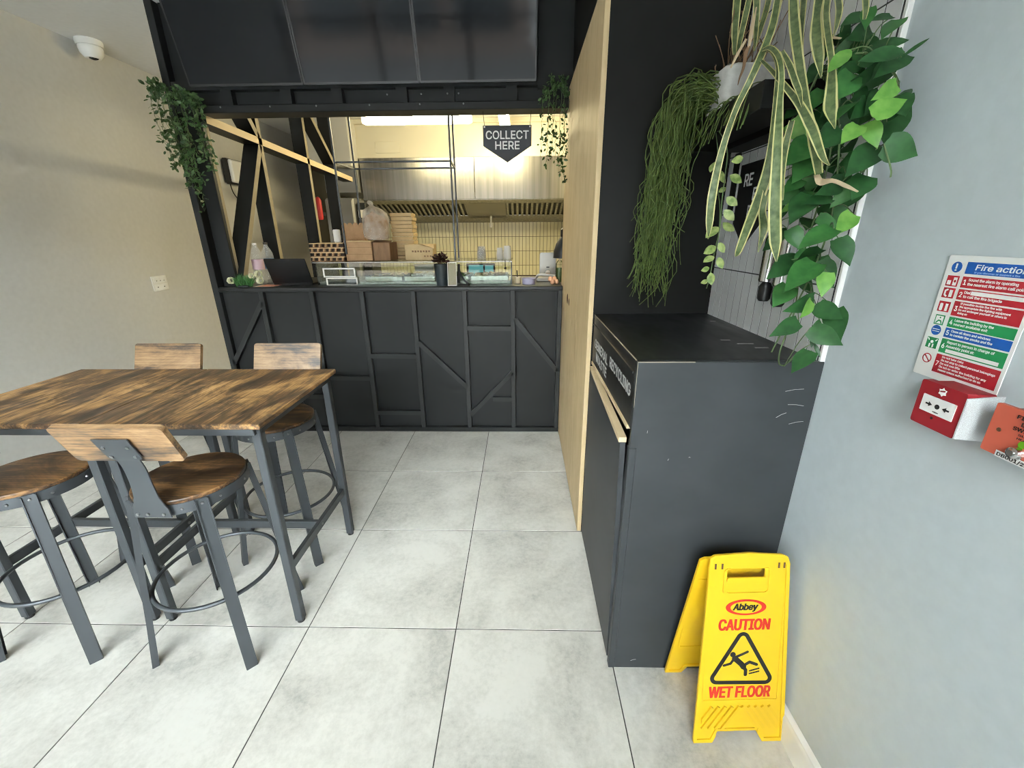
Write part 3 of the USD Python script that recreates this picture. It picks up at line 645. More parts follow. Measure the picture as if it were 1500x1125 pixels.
lines = [('1', ['Sound the alarm by operating', 'the nearest fire alarm call point']), ('2', ['Dial', 'to call the fire brigade']), ('3', ['If possible tackle the fire with', 'the appropriate fire fighting equipment', 'Do not endanger yourself or others in', 'doing so']),
         ('4', ['Leave the building by the', 'nearest available exit']), ('5', ['Close all doors and windows', 'to contain the smoke and fire']), ('6', ['Report to person in charge of', 'Assembly point at:']), ('7', ['Do not take risks', 'Do not stop to collect personal belongings', 'Do not use lifts', 'Do not re-enter the building for any', 'reason unless authorised to do so'])]
for (mt, z0, z1), (nb, ls) in zip(rows, lines):
    pn = flat('panel', sbox(.038, z0, .156, z1), mt, fn, .0021)
    words(nb, .0415, (z0 + z1) / 2 - .0045, .009, .0055, pn)
    hl = min(.0048, (z1 - z0) / (len(ls) + .6) * .62); st_ = hl / .62
    for k, s in enumerate(ls): words(s, .050, z1 - st_ * (k + 1) + .0008 - (.0005 if len(ls) < 3 else 0), hl, min(.100, len(s) * hl * .62), pn)
    c = (.020, (z0 + z1) / 2); hh = (z1 - z0) / 2
    if nb in '1234': pi = flat('pictogram', sbox(.0085, c[1] - min(hh, .0098), .0315, c[1] + min(hh, .0098)) if nb != '4' else sbox(.0105, c[1] - .0095, .0295, c[1] + .0095), mt, fn, .0021)
    elif nb == '6': pi = flat('pictogram', sbox(.0085, z0 + .003, .0315, z1 - .003), mt, fn, .0021)
    elif nb == '5': pi = flat('pictogram', Point(c).buffer(.0098), mt, fn, .0021)
    else: pi = flat('pictogram', Point(.020, .036).buffer(.0095).difference(Point(.020, .036).buffer(.0078)).union(LineString([(.0145, .0415), (.0255, .0305)]).buffer(.0009)), 'safe_red', fn, .0021)
    if nb == '1': flat('mark', sbox(.011, c[1] - .007, .018, c[1] + .001).union(sbox(.022, c[1] - .008, .029, c[1] + .007).difference(Point(.0255, c[1]).buffer(.0025))), 'print_white', pi, .0025)
    if nb == '2': flat('mark', LineString([(.017, c[1] + .006), (.0135, c[1] + .004), (.0135, c[1] - .004), (.017, c[1] - .006)]).buffer(.0016).union(sbox(.022, c[1] - .007, .028, c[1] + .006)), 'print_white', pi, .0025)
    if nb == '3': flat('mark', rrect(.012, c[1] - .008, .018, c[1] + .006, .002).union(sbox(.023, c[1] - .008, .028, c[1] + .006)), 'print_white', pi, .0025)
    if nb == '4': flat('mark', sbox(.0125, c[1] - .0075, .0275, c[1] + .0075).difference(LineString([(.015, c[1] - .006), (.019, c[1] - .001), (.024, c[1] - .002), (.0255, c[1] - .006)]).buffer(.0013)).difference(Point(.021, c[1] + .0045).buffer(.0016)), 'print_white', pi, .0025)
    if nb == '5': flat('mark', LineString([(.013, c[1] + .002), (.027, c[1] + .002)]).buffer(.0006).union(LineString([(.013, c[1] - .002), (.027, c[1] - .002)]).buffer(.0006)), 'print_white', pi, .0025)
    if nb == '6': flat('mark', Point(.020, c[1] + .002).buffer(.003).union(LineString([(.0165, c[1] - .003), (.0165, c[1] - .008)]).buffer(.0015)).union(LineString([(.0235, c[1] - .003), (.0235, c[1] - .008)]).buffer(.0015)).union(LineString([(.0105, c[1] + .008), (.013, c[1] + .005)]).buffer(.001)).union(LineString([(.0295, c[1] + .008), (.027, c[1] + .005)]).buffer(.001)), 'print_white', pi, .0025)
    if nb == '2': flat('blank_field', sbox(.062, z1 - .0085, .152, z1 - .0015), 'print_white', pn, .0025)
    if nb == '6': flat('blank_field', sbox(.052, z0 + .002, .148, z0 + .0085), 'print_white', pn, .0025)
cpz = thing('fire_call_point', 'red break-glass fire call point with white panel and black arrows', 'fire alarm', (RW, -.53, 1.19))
CO = np.array([1.636, -.486, 1.147])
def onf(name, sh_, d_, m_, par, lift): return obj(name, poly(sh_, d_, CO + [-lift, 0, 0], U, V, N), m_, par)
obj('back_box', bx(1.650, RW - .0005, -.571, -.488, 1.149, 1.229, .003), 'fire_red', cpz)
obj('face', poly(rrect(0, 0, .087, .085, .004), .016, CO + [.014, 0, 0], U, V, N), 'fire_red', cpz)
onf('window', rrect(.012, .028, .076, .060, .001), .0012, 'print_white', cpz, .0020)
w1 = Polygon([(.021, .0425), (.027, .0425), (.027, .0395), (.034, .044), (.027, .0485), (.027, .0455), (.021, .0455)])
onf('arrow', w1, .0003, 'print_black', cpz, .0034); onf('arrow', affinity.scale(w1, -1, 1, origin=(.044, .044)), .0003, 'print_black', cpz, .0034); onf('dot', Point(.044, .044).buffer(.0045), .0003, 'print_black', cpz, .0034)
words('PRESS', .0385, .032, .0018, .011, cpz, 'print_black', o=CO, lift=.0034)
star = Polygon([(.044 + r * math.sin(a), .073 + r * math.cos(a)) for k in range(12) for r, a in [((.0085 if k % 2 == 0 else .0058), k * math.pi / 6)]])
onf('flame_mark', star.difference(LineString([(.040, .0735), (.0475, .0755)]).buffer(.0014)), .0003, 'print_white', cpz, .0023)
onf('key_hole', Point(.040, .020).buffer(.0025), .0003, 'print_black', cpz, .0023)
obj('clear_cover_side', hull([(1.632, -.5745, 1.149), (1.632, -.5745, 1.225), (1.632, -.577, 1.149), (1.632, -.577, 1.225), (RW - .001, -.578, 1.145), (RW - .001, -.578, 1.231), (RW - .001, -.581, 1.145), (RW - .001, -.581, 1.231)]), 'cover_plastic', cpz)
sw = thing('alarm_switch', 'orange-red key switch plate with green light at the right photo edge', 'switch', (RW, -.68, 1.19))
WO = np.array([1.648, -.607, 1.148])
obj('back_box', bx(1.656, RW - .0005, -.748, -.615, 1.152, 1.226, .003), 'steel_grey_panel', sw)
obj('plate', poly(rrect(0, 0, .147, .084, .003), .007, WO + [.007, 0, 0], U, V, N), 'switch_orange', sw)
for s, x_, z_, w_ in (('FIRE ALARM', .034, .070, .060), ('DO NOT', .043, .060, .036), ('SWITCH OFF', .034, .051, .060)): words(s, x_, z_, .0058, w_, sw, 'print_black', o=WO, lift=.0011)
words('SUPPLY', .044, .0445, .003, .030, sw, 'print_black', o=WO, lift=.0011); words('HEALTHY', .044, .0385, .003, .030, sw, 'print_black', o=WO, lift=.0011)
obj('green_light', frame_map(lathe([(0, .004), (.004, .003), (.006, 0)], 14), WO + [-.0003, -.054, .033], U, V, N), 'led_green', sw)
obj('key_lock', frame_map(lathe([(0, .010), (.005, .010), (.006, .008), (.009, .007), (.0115, .0), (.0115, 0)], 20), WO + [-.0003, -.050, .017], U, V, N), 'chrome', sw)
obj('plate_screw', frame_map(lathe([(0, .0014), (.003, .001), (.0036, 0)], 10), WO + [-.0003, -.016, .042], U, V, N), 'knot', sw)
lb = obj('sticker', poly(sbox(.024, -.001, .094, .0095), .0004, WO + [-.0004, 0, 0], U, V, N), 'print_white', sw); words('DB001/2L-', .027, .0015, .0055, .050, lb, 'print_black', o=WO, lift=.0012)

# ================================================================== WET FLOOR SIGN
ws = thing('wet_floor_sign', 'yellow folding wet floor caution sign standing against the bin cabinet', 'floor sign', (1.545, -.26, 0))
O2 = np.array([1.5475, -.384, 0.]); u2 = np.array([.99907, .043, 0]); u2 /= np.linalg.norm(u2); bk2 = np.array([-u2[1], u2[0], 0])
L2 = math.hypot(.607, .13); v2 = (np.array([0, 0, .607]) + bk2 * .13) / L2; n2 = np.cross(u2, v2)
outl = Polygon([(-.150, 0), (-.0905, 0), (-.074, .036), (.046, .036), (.066, 0), (.134, 0), (.112, .590), (.104, .612), (.090, .618), (-.012, .626), (-.112, .620), (-.125, .612)])
outl = affinity.translate(outl, 0, .002).buffer(-.003).buffer(.003, quad_segs=4)
hole = rrect(-.072, .548, .042, .578, .008)
front = outl.difference(hole)
T2 = .0045
fp = obj('front_panel', poly(front, T2, O2 - n2 * T2, u2, v2, n2), 'sign_yellow', ws, smooth=30)
rim = outl.difference(outl.buffer(-.011)).difference(sbox(-.08, -.01, .05, .045))
obj('raised_rim', poly(rim, .0035, O2, u2, v2, n2), 'sign_yellow', fp)
obj('top_band', poly(outl.intersection(sbox(-.2, .583, .2, .7)).buffer(-.008), .004, O2, u2, v2, n2), 'sign_yellow', fp)
obj('handle_surround', poly(rrect(-.083, .495, .062, .580, .016).difference(rrect(-.075, .503, .052, .580, .012)), .003, O2, u2, v2, n2), 'sign_yellow', fp)
obj('grip', poly(rrect(-.073, .534, .045, .552, .008), .005, O2, u2, v2, n2), 'sign_yellow', fp)
field = sbox(-.128, .142, .108, .588).difference(sbox(-.124, .147, .103, .6))
obj('field_edge', poly(affinity.skew(field, 0), .0016, O2, u2, v2, n2), 'sign_yellow', fp)
ribs = []
for k in range(7):
    for s in (-1, 1):
        p = LineString([(-.008 + s * (.004 + k * .021), .125 - 0 * k), (-.008 + s * (.004 + k * .021 + .05), .125 - .075)]).buffer(.0045, cap_style=2).intersection(sbox(-.128, .045, .112, .130))
        if not p.is_empty and k < 5: ribs.append(p)
for p in ribs: obj('rib', poly(p, .0055, O2, u2, v2, n2), 'sign_yellow_rib', fp)
for x_ in (-.110, -.090, .078, .094): obj('peg', poly(sbox(x_ - .002, .580, x_ + .003, .597), .001, O2 + n2 * .0041, u2, v2, n2), 'knot', fp)
def ink(name, shape, m_, par, z): return obj(name, poly(shape, .0004, O2, u2, v2, n2, z), m_, par, smooth=False)
ov_ = affinity.scale(Point(-.0095, .4545).buffer(1, quad_segs=16), .061, .0255)
lg2 = ink('maker_badge', ov_, 'print_red', fp, .0006); ink('badge_field', affinity.scale(Point(-.0095, .4545).buffer(1, quad_segs=16), .047, .0195), 'sign_yellow', lg2, .0011)
def ink_text(s, x, y, h, w, m_, par, z=.0014, shear=0.0): return obj('lettering', [frame_map(text(s, x + e_, y, h, w - .004, True, .0004, shear), O2 + n2 * (z + .00005 * k), u2, v2, n2) for k, e_ in enumerate((0, .0014, .0028) if len(s) > 5 else (0, .0009, .0018))], m_, par, smooth=False)
ink_text('Abbey', -.050, .447, .020, .076, 'print_black', lg2, .0016, .2)
ink_text('CAUTION', -.0905, .3815, .034, .158, 'print_red', fp, .0006, .06); ink_text('WET FLOOR', -.110, .156, .036, .193, 'print_red', fp, .0006, .06)
tri = Polygon([(-.0125, .353), (-.086, .2215), (.0635, .2185)]).buffer(.0205, quad_segs=8)
tin = Polygon([(-.0125, .353), (-.086, .2215), (.0635, .2185)]).buffer(.0085, quad_segs=8)
wt = ink('warning_triangle', tri.difference(tin), 'print_black', fp, .0006)
man = Point(-.0405, .300).buffer(.0085)
for a in ([(-.034, .287), (-.013, .268), (-.006, .258)], ):
    man = man.union(LineString(a).buffer(.0085))
man = man.union(LineString([(-.030, .292), (-.012, .300), (.004, .308)]).buffer(.0038)).union(LineString([(-.036, .286), (-.046, .270), (-.066, .264)]).buffer(.0038))
man = man.union(LineString([(-.006, .262), (.012, .274), (.034, .265)]).buffer(.0046)).union(LineString([(-.008, .258), (.0015, .248), (.0015, .232)]).buffer(.0052))
ink('falling_figure', man, 'print_black', wt, .0006)
for a in ([(.014, .244), (.042, .252)], [(.014, .235), (.042, .242)]): ink('slip_mark', LineString(a).buffer(.0022), 'print_black', wt, .0006)
# rear leaf, leaning back the other way from the same ridge
ridge = O2 + v2 * .612
O3 = np.array([1.532, -.158, 0.]); v3 = ridge + bk2 * .012 - O3; v3[0] = -.012; v3 /= np.linalg.norm(v3); u3 = -u2; n3 = np.cross(u3, v3)
back = affinity.scale(outl, -1, .955, origin=(0, 0))
rp = obj('rear_panel', poly(back, T2, O3, u3, v3, n3), 'sign_yellow', ws, smooth=30)
obj('raised_rim', poly(back.difference(back.buffer(-.012)), .004, O3 - n3 * .004, u3, v3, n3), 'sign_yellow', rp)
obj('field_edge', poly(sbox(-.11, .15, .125, .50).difference(sbox(-.104, .156, .119, .494)), .002, O3 - n3 * .002, u3, v3, n3), 'sign_yellow', rp)
obj('hinge', tube([ridge - u2 * .10 + bk2 * .007, ridge + u2 * .09 + bk2 * .007], .006, 10), 'sign_yellow', ws)

# ================================================================== PLANTS
def unit(v): v = np.array(v, float); return v / np.linalg.norm(v)
HEART = [(0, .0), (.01, .14), (.04, .27), (.09, .38), (.16, .46), (.24, .50), (.34, .505), (.45, .465), (.56, .40), (.67, .31), (.78, .205), (.87, .115), (.94, .05), (1, 0)]
OVAL = [(0, .02), (.10, .22), (.28, .42), (.48, .48), (.68, .40), (.84, .24), (.95, .08), (1, 0)]
def leaf(base, tip, normal, w, outline=HEART, fold=.25, droop=.12, th=.0006):
    """A leaf blade: outline on both sides of the midrib, folded and drooping, with a thickness."""
    base, tip = np.array(base, float), np.array(tip, float); L = np.linalg.norm(tip - base); a = (tip - base) / L
    n = unit(np.array(normal) - a * np.dot(normal, a)); s = np.cross(n, a)
    mid, lf, rt = [], [], []
    for t, h in outline:
        d = -droop * L * (t * t) ** 1.0 + droop * L * t
        c = base + a * (t * L) + n * d
        lob = -.10 * L if (outline is HEART and .05 < t < .15) else 0
        e = h * w; off = a * (lob * .8)
        mid.append(c); lf.append(c + s * e + n * fold * e * .9 + off); rt.append(c - s * e + n * fold * e * .9 + off)
    k = len(mid); top = np.array(mid + lf + rt); v = np.vstack([top, top - n * th]); f = []
    for i in range(k - 1):
        f += [(i, k + i + 1, i + 1), (i, k + i, k + i + 1), (i, i + 1, 2 * k + i + 1), (i, 2 * k + i + 1, 2 * k + i)]
    g = [(a_ + 3 * k, c_ + 3 * k, b_ + 3 * k) for a_, b_, c_ in f]
    for o_ in (k, 2 * k):
        for i in range(k - 1):
            p, q = o_ + i, o_ + i + 1; g += [(p, q, q + 3 * k), (p, q + 3 * k, p + 3 * k)]
    return trimesh.Trimesh(v, f + g, process=False)

def cA(x, y): return 1030 + x / 4.054, y / 4.054
def cB(x, y): return 1000 + x / 3.213, 200 + y / 3.213
D, Mi, Li = 'pothos_dark', 'pothos_mid', 'pothos_light'
# base, tip (as measured in two enlargements of the photo), width/length, tone, distance of the leaf from the wall plane
PO = [('A', 945, 95, 825, 150, .62, D, 1.60), ('A', 985, 55, 962, 172, .55, Mi, 1.57), ('A', 985, 185, 862, 240, .75, D, 1.62), ('A', 1110, 100, 995, 128, .5, D, 1.63), ('A', 1158, 125, 1062, 235, .62, Mi, 1.60),
      ('A', 985, 292, 1200, 245, .30, D, 1.61), ('A', 1172, 312, 940, 362, .33, D, 1.60), ('A', 1190, 335, 1022, 462, .50, D, 1.63), ('A', 1190, 332, 1325, 243, .12, D, 1.62), ('A', 865, 305, 752, 425, .45, Li, 1.52),
      ('A', 905, 395, 780, 465, .50, D, 1.59), ('A', 1010, 405, 885, 480, .62, D, 1.60), ('A', 880, 450, 795, 585, .80, Mi, 1.55), ('A', 702, 395, 612, 505, .60, D, 1.60), ('A', 1140, 512, 1008, 590, .55, Li, 1.58),
      ('A', 1015, 680, 1192, 600, .55, Li, 1.54), ('A', 1105, 710, 1238, 566, .42, D, 1.64), ('A', 1005, 560, 860, 620, .6, D, 1.62), ('A', 880, 620, 790, 715, .8, Mi, 1.57), ('A', 970, 615, 880, 705, .8, D, 1.60),
      ('A', 710, 545, 625, 665, .6, Mi, 1.58), ('A', 920, 755, 825, 848, .72, Li, 1.54), ('A', 985, 738, 1030, 872, .62, Li, 1.56), ('A', 530, 728, 622, 832, .75, Li, 1.53), ('A', 795, 770, 675, 885, .75, D, 1.55),
      ('A', 632, 855, 500, 975, .75, Mi, 1.55), ('A', 1090, 862, 1255, 920, .78, D, 1.57), ('A', 1050, 890, 872, 1010, .6, D, 1.60), ('A', 700, 690, 610, 790, .6, D, 1.60), ('A', 850, 120, 840, 290, .3, D, 1.61),
      ('A', 940, 470, 900, 560, .6, D, 1.62), ('A', 1050, 560, 960, 680, .6, D, 1.62), ('A', 760, 590, 700, 690, .6, D, 1.62), ('A', 900, 300, 1010, 210, .4, D, 1.63), ('A', 720, 470, 790, 420, .5, D, 1.62),
      ('B', 590, 40, 492, 130, .75, D, 1.59), ('B', 605, 105, 522, 212, .75, Mi, 1.57), ('B', 895, 65, 772, 182, .6, D, 1.58), ('B', 862, 195, 800, 292, .8, D, 1.59), ('B', 742, 215, 632, 268, .6, D, 1.58),
      ('B', 552, 205, 475, 262, .62, Mi, 1.56), ('B', 602, 285, 512, 402, .72, D, 1.55), ('B', 692, 285, 575, 318, .55, D, 1.57), ('B', 545, 325, 465, 358, .6, Li, 1.54), ('B', 640, 385, 728, 425, .55, Mi, 1.57),
      ('B', 795, 372, 722, 455, .65, Li, 1.58), ('B', 697, 442, 552, 525, .55, Mi, 1.53), ('B', 735, 488, 782, 598, .68, D, 1.57), ('B', 512, 440, 548, 525, .7, Mi, 1.55), ('B', 645, 535, 545, 580, .5, D, 1.57),
      ('B', 502, 588, 402, 665, .6, D, 1.53), ('B', 615, 605, 490, 715, .62, Mi, 1.54), ('B', 640, 598, 705, 698, .75, D, 1.57), ('B', 675, 648, 655, 748, .62, Li, 1.55), ('B', 638, 795, 745, 855, .62, D, 1.55),
      ('B', 605, 765, 482, 818, .55, D, 1.53), ('B', 600, 778, 555, 848, .7, Li, 1.52), ('B', 500, 710, 430, 795, .75, Mi, 1.53), ('B', 535, 875, 418, 932, .5, D, 1.52), ('B', 615, 905, 742, 965, .60, D, 1.53),
      ('B', 640, 870, 608, 978, .35, D, 1.56), ('B', 598, 1018, 518, 1107, .62, D, 1.52), ('B', 620, 975, 645, 1030, .25, D, 1.56), ('B', 480, 440, 385, 530, .4, D, 1.60), ('B', 660, 330, 700, 400, .6, D, 1.60),
      ('B', 560, 660, 610, 740, .5, D, 1.59), ('B', 470, 330, 410, 420, .5, D, 1.60), ('B', 760, 180, 690, 250, .6, D, 1.61), ('B', 540, 580, 460, 560, .5, D, 1.60)]
po = thing('trailing_pothos', 'lush trailing plant with heart-shaped green leaves hanging off the shelf down the wall', 'plant', (1.58, -.12, 1.80))
r2 = np.random.default_rng(3)
VIEW = unit(EYE - np.array([1.58, -.15, 1.65]))
anchor = np.array([1.60, -.02, 1.87]); ends = []
def leaf_ends(a, b, dx, lim=1.668):
    b0 = at(a[0], a[1], 0, dx); dd_ = (b[0] - 750) / F * RI - (b[1] - 562.5) / F * UP + FW
    b1 = EYE + dd_ * (np.dot(b0 - EYE, FW)); k = 0
    while max(b0[0], b1[0]) > lim and k < 40:
        b0 = b0 + (EYE - b0) * .012; b1 = b1 + (EYE - b1) * .012; k += 1
    return b0, b1
for c, x0, y0, x1, y1, wr_, tone, dx in PO:
    f_ = cA if c == 'A' else cB
    b0, b1 = leaf_ends(f_(x0, y0), f_(x1, y1), dx)
    ex_ = (b1 - b0) * .10; b0 = b0 - ex_; b1 = b1 + ex_; L = np.linalg.norm(b1 - b0)
    b1 = b1 + VIEW * L * r2.uniform(-.05, .25)
    nrm = unit(VIEW + r2.normal(0, .28, 3) + [0, 0, .25])
    obj('leaf', leaf(b0, b1, nrm, L * wr_, HEART if wr_ > .45 else OVAL, r2.uniform(.1, .35), r2.uniform(.05, .2)), tone, po, smooth=40)
    ends.append(b0)
fill = Polygon([(1188, 30), (1300, 55), (1325, 140), (1300, 190), (1262, 255), (1240, 380), (1222, 470), (1185, 500), (1150, 440), (1150, 330), (1165, 250), (1185, 130)])
k_ = 0
while k_ < 46:
    xx, yy = r2.uniform(1140, 1330), r2.uniform(30, 500) if k_ % 2 else r2.uniform(30, 270)
    if not fill.contains(Point(xx, yy)): continue
    k_ += 1; dx = r2.uniform(1.60, 1.66); b0 = at(xx, yy, 0, dx); dr_ = unit([r2.normal() * .4, r2.normal() * .8, -abs(r2.normal()) * .8 - .2]); L = r2.uniform(.05, .085)
    b1 = b0 + dr_ * L
    if b1[0] > RW - .02: b1[0] = RW - .02
    obj('leaf', leaf(b0, b1, unit(VIEW + r2.normal(0, .35, 3) + [0, 0, .2]), L * r2.uniform(.55, .8), HEART, r2.uniform(.1, .3), r2.uniform(.05, .2)), D if k_ % 4 else Mi, po, smooth=40); ends.append(b0)
ends = np.array(ends)
# vines: the main stems run down the wall, petioles join the leaves to them
stems = []
vines = [spline([anchor, (1.585, -.13, 1.80), (1.60, -.12, 1.60), (1.60, -.10, 1.42), (1.60, -.115, 1.30), (1.575, -.13, 1.20), (1.56, -.16, 1.165), (1.55, -.20, 1.17)], 40),
         spline([anchor, (1.56, -.14, 1.82), (1.585, -.17, 1.68), (1.61, -.16, 1.52), (1.60, -.15, 1.40), (1.58, -.12, 1.26), (1.57, -.10, 1.18)], 40),
         spline([anchor, (1.60, -.16, 1.86), (1.63, -.24, 1.78), (1.62, -.22, 1.70), (1.61, -.23, 1.62)], 30),
         spline([anchor, (1.57, -.05, 1.84), (1.55, -.02, 1.70), (1.56, -.02, 1.55), (1.57, .0, 1.40)], 30)]
for v in vines: stems.append(tube(v, .0022, 6))
allv = np.vstack(vines)
for b0 in ends:
    d_ = np.linalg.norm(allv - b0, axis=1) + .6 * np.maximum(0, b0[2] - allv[:, 2] + .02) * 0
    p = allv[np.argmin(d_ + .5 * np.maximum(0, allv[:, 2] - b0[2] - .05))]
    stems.append(tube(spline([p, (p + b0) / 2 + [0, 0, .012] + VIEW * .008, b0], 8), .0011, 5))
q = at(1304, 250, 0, 1.57); stems.append(tube(spline([ends[26], q + [0, 0, .004], q - [0, .005, .012]], 6), .0016, 5))
obj('stems', stems, 'stem_green', po, smooth=True, kind='stuff')

# snake plant in a stone pot on the shelf
sn = thing('snake_plant', 'pale-edged sword-leaved plant drooping over the rim of a stone pot', 'plant', (1.57, .30, SH[3]))
pot = hull([(x, y, z) for z, (xa, xb, ya, yb_) in ((SH[3] + .012, (1.505, 1.655, .29, .45)), (SH[3] + .020, (1.500, 1.660, .285, .455)), (1.976, (1.490, 1.674, .268, .470)), (1.984, (1.495, 1.670, .273, .465))) for x, y in ((xa, ya + .025), (xa + .025, ya), (xb - .025, ya), (xb, ya + .025), (xb, yb_ - .025), (xb - .025, yb_), (xa + .025, yb_), (xa, yb_ - .025))])
pp = thing('plant_pot', 'off-white stone pot with rounded corners on a saucer on the black shelf', 'pot', (1.58, .36, SH[3]))
obj('pot_body', pot, 'pot_stone', pp, smooth=40)
obj('soil', bx(1.50, 1.64, .29, .45, 1.980, 1.988), 'soil', pp)
obj('saucer', lathe([(0, SH[3]), (.092, SH[3]), (.100, SH[3] + .012), (.097, SH[3] + .013), (.088, SH[3] + .004), (0, SH[3] + .004)], 28, (1.585, .37, 0)), 'white_plastic', pp)
def cC(x, y): return 900 + x / 3.0, y / 3.0
def cD(x, y): return 1000 + x / 5.625, y / 5.625
def blade(pts, widths, normal, twist=0.0, n=26, mat_='snake_center', marg='snake_margin'):
    C = spline(pts, n); T = np.gradient(C, axis=0); T /= np.linalg.norm(T, axis=1, keepdims=True)
    W = np.interp(np.linspace(0, 1, n), np.linspace(0, 1, len(widths)), widths) / 2
    nv = unit(normal); cs = []
    for i in range(n):
        s = np.cross(T[i], nv); s /= max(np.linalg.norm(s), 1e-6); m_ = np.cross(s, T[i])
        a = twist * i / (n - 1); cs.append((s * math.cos(a) + m_ * math.sin(a), -s * math.sin(a) + m_ * math.cos(a)))
    def strip(lo, hi, lift):
        v = []; f = []
        for i in range(n):
            s, m_ = cs[i]
            for t in np.linspace(lo, hi, 3): v.append(C[i] + s * W[i] * t + m_ * (abs(t) * W[i] * .30 + lift))
            for t in np.linspace(lo, hi, 3): v.append(C[i] + s * W[i] * t + m_ * (abs(t) * W[i] * .30 + lift - .0011))
        for i in range(n - 1):
            a, b = i * 6, i * 6 + 6
            for k in (0, 1): f += [(a + k, a + k + 1, b + k + 1), (a + k, b + k + 1, b + k), (a + 3 + k, b + 4 + k, a + 4 + k), (a + 3 + k, b + 3 + k, b + 4 + k)]
            f += [(a, b, b + 3), (a, b + 3, a + 3), (a + 2, b + 5, b + 2), (a + 2, a + 5, b + 5)]
        return trimesh.Trimesh(np.array(v), f, process=False)
    l = obj('leaf', strip(-.74, .74, 0), mat_, sn, smooth=50)
    if marg: obj('leaf_margin', [strip(-1, -.70, .0002), strip(.70, 1, .0002)], marg, l, smooth=50)
def path(cf, pts, xs): return [at(*cf(x, y), 0, xx) for (x, y), xx in zip(pts, xs if len(xs) > 2 else np.linspace(xs[0], xs[1], len(pts)))]
PX = .0021   # metres per enlarged pixel of the widths below (about 5.6 per photo pixel)
NV = unit(EYE - np.array([1.5, .1, 1.7]))
blade(path(cC, [(722, -30), (690, 130), (612, 320), (530, 490), (468, 680), (430, 860), (418, 980), (412, 1050)], (1.53, 1.51, 1.468, 1.452, 1.446, 1.44, 1.435, 1.43)), [.016, .020, .018, .016, .020, .026, .022, .002], NV)
blade(path(cD, [(640, 420), (720, 395), (790, 470), (815, 620), (800, 850), (785, 1125)], (1.49, 1.45)) + path(cC, [(705, 900), (707, 1060), (712, 1150)], (1.45, 1.45)), [.006, .012, .013, .012, .014, .020, .027, .026, .003], NV)
blade(path(cD, [(650, 430), (730, 420), (785, 540), (775, 720), (740, 1100)], (1.50, 1.46)) + path(cC, [(672, 740), (650, 830)], (1.46, 1.46)) + path(cB, [(300, 440), (262, 540), (248, 565)], (1.46, 1.46)), [.005, .010, .011, .011, .015, .026, .024, .018, .002], NV)
blade(path(cC, [(785, -20), (792, 120), (815, 300), (845, 470), (880, 640), (898, 765)], (1.53, 1.45)), [.020, .024, .020, .016, .022, .014], NV)
blade(path(cD, [(620, 470), (740, 590), (850, 720), (960, 860), (1050, 1030), (1090, 1125)], (1.485, 1.45)) + path(cC, [(915, 690), (945, 727)], (1.45, 1.45)), [.006, .010, .013, .016, .020, .018, .012, .002], NV)
blade(path(cD, [(1130, -40), (1105, 120), (1100, 300), (1120, 470), (1140, 640)], (1.56, 1.50)), [.022, .018, .026, .022, .002], NV)
blade(path(cD, [(1195, -40), (1180, 120), (1200, 320), (1225, 500), (1225, 700), (1215, 900), (1255, 1060)], (1.56, 1.48)), [.014, .014, .014, .012, .020, .026, .002], NV)
blade(path(cD, [(1275, -40), (1285, 80), (1265, 200), (1240, 300)], (1.57, 1.52)), [.014, .016, .012, .002], NV, .8)
blade(path(cD, [(455, -60), (440, 120), (430, 300), (428, 450)], (1.51, 1.50)), [.022, .022, .018, .010], NV)
blade(path(cD, [(560, -60), (520, 120), (475, 320), (450, 450)], (1.53, 1.51)), [.016, .018, .016, .008], NV)
blade(path(cD, [(610, -60), (608, 120), (600, 300), (590, 420)], (1.52, 1.51)), [.020, .016, .012, .004], NV, .5)
blade(path(cD, [(720, -60), (690, 80), (640, 240), (590, 400)], (1.57, 1.53)), [.016, .016, .014, .008], NV)
blade(path(cD, [(800, -40), (760, 140), (700, 330), (640, 440)], (1.58, 1.54)), [.020, .018, .014, .008], NV)
blade(path(cD, [(1000, -40), (985, 140), (975, 300), (985, 520)], (1.59, 1.55)), [.016, .014, .012, .004], NV)
blade(path(cD, [(820, 420), (880, 540), (930, 680), (960, 760), (985, 880)], (1.49, 1.46)), [.008, .014, .014, .012, .003], NV)
blade(path(cC, [(780, 530), (752, 640), (738, 760), (740, 880)], (1.48, 1.46)), [.012, .016, .012, .003], NV)
blade(path(cB, [(395, 250), (375, 350), (382, 430), (355, 545)], (1.47, 1.46)), [.016, .016, .022, .002], NV)
blade(path(cC, [(1102, -30), (1104, 40), (1098, 85)], (1.56, 1.54)), [.012, .011, .006], NV)
blade(path(cC, [(888, 768), (905, 800), (960, 795), (1020, 820), (1068, 842)], (1.46, 1.44)), [.012, .018, .010, .011, .005], NV, .9, 18, 'dry_leaf', None)
blade(path(cD, [(545, 380), (520, 440), (500, 560), (470, 640), (455, 700)], (1.49, 1.47)), [.012, .014, .010, .006, .002], NV, .6, 16, 'dry_brown', None)
blade(path(cD, [(525, 320), (450, 450), (395, 560)], (1.50, 1.48)), [.008, .011, .006], NV, .4, 14, 'dry_leaf', None)
blade(path(cD, [(600, 60), (570, 240), (545, 390)], (1.515, 1.49)), [.010, .014, .010], NV, .5, 14, 'dry_leaf', None)
blade(path(cD, [(1160, 300), (1230, 310), (1300, 318)], (1.56, 1.53)), [.006, .009, .007], NV, .3, 10, 'dry_leaf', None)
tw = []
for k in range(40):
    p = np.array([r2.uniform(1.51, 1.62), r2.uniform(.29, .45), 1.972]); e_ = p + [r2.normal(0, .04), r2.normal(-.02, .05), r2.uniform(.05, .16)]; e_[0] = min(e_[0], 1.655)
    tw.append(tube(spline([p, (p + e_) / 2 + r2.normal(0, .012, 3), e_], 7), .0014, 4))
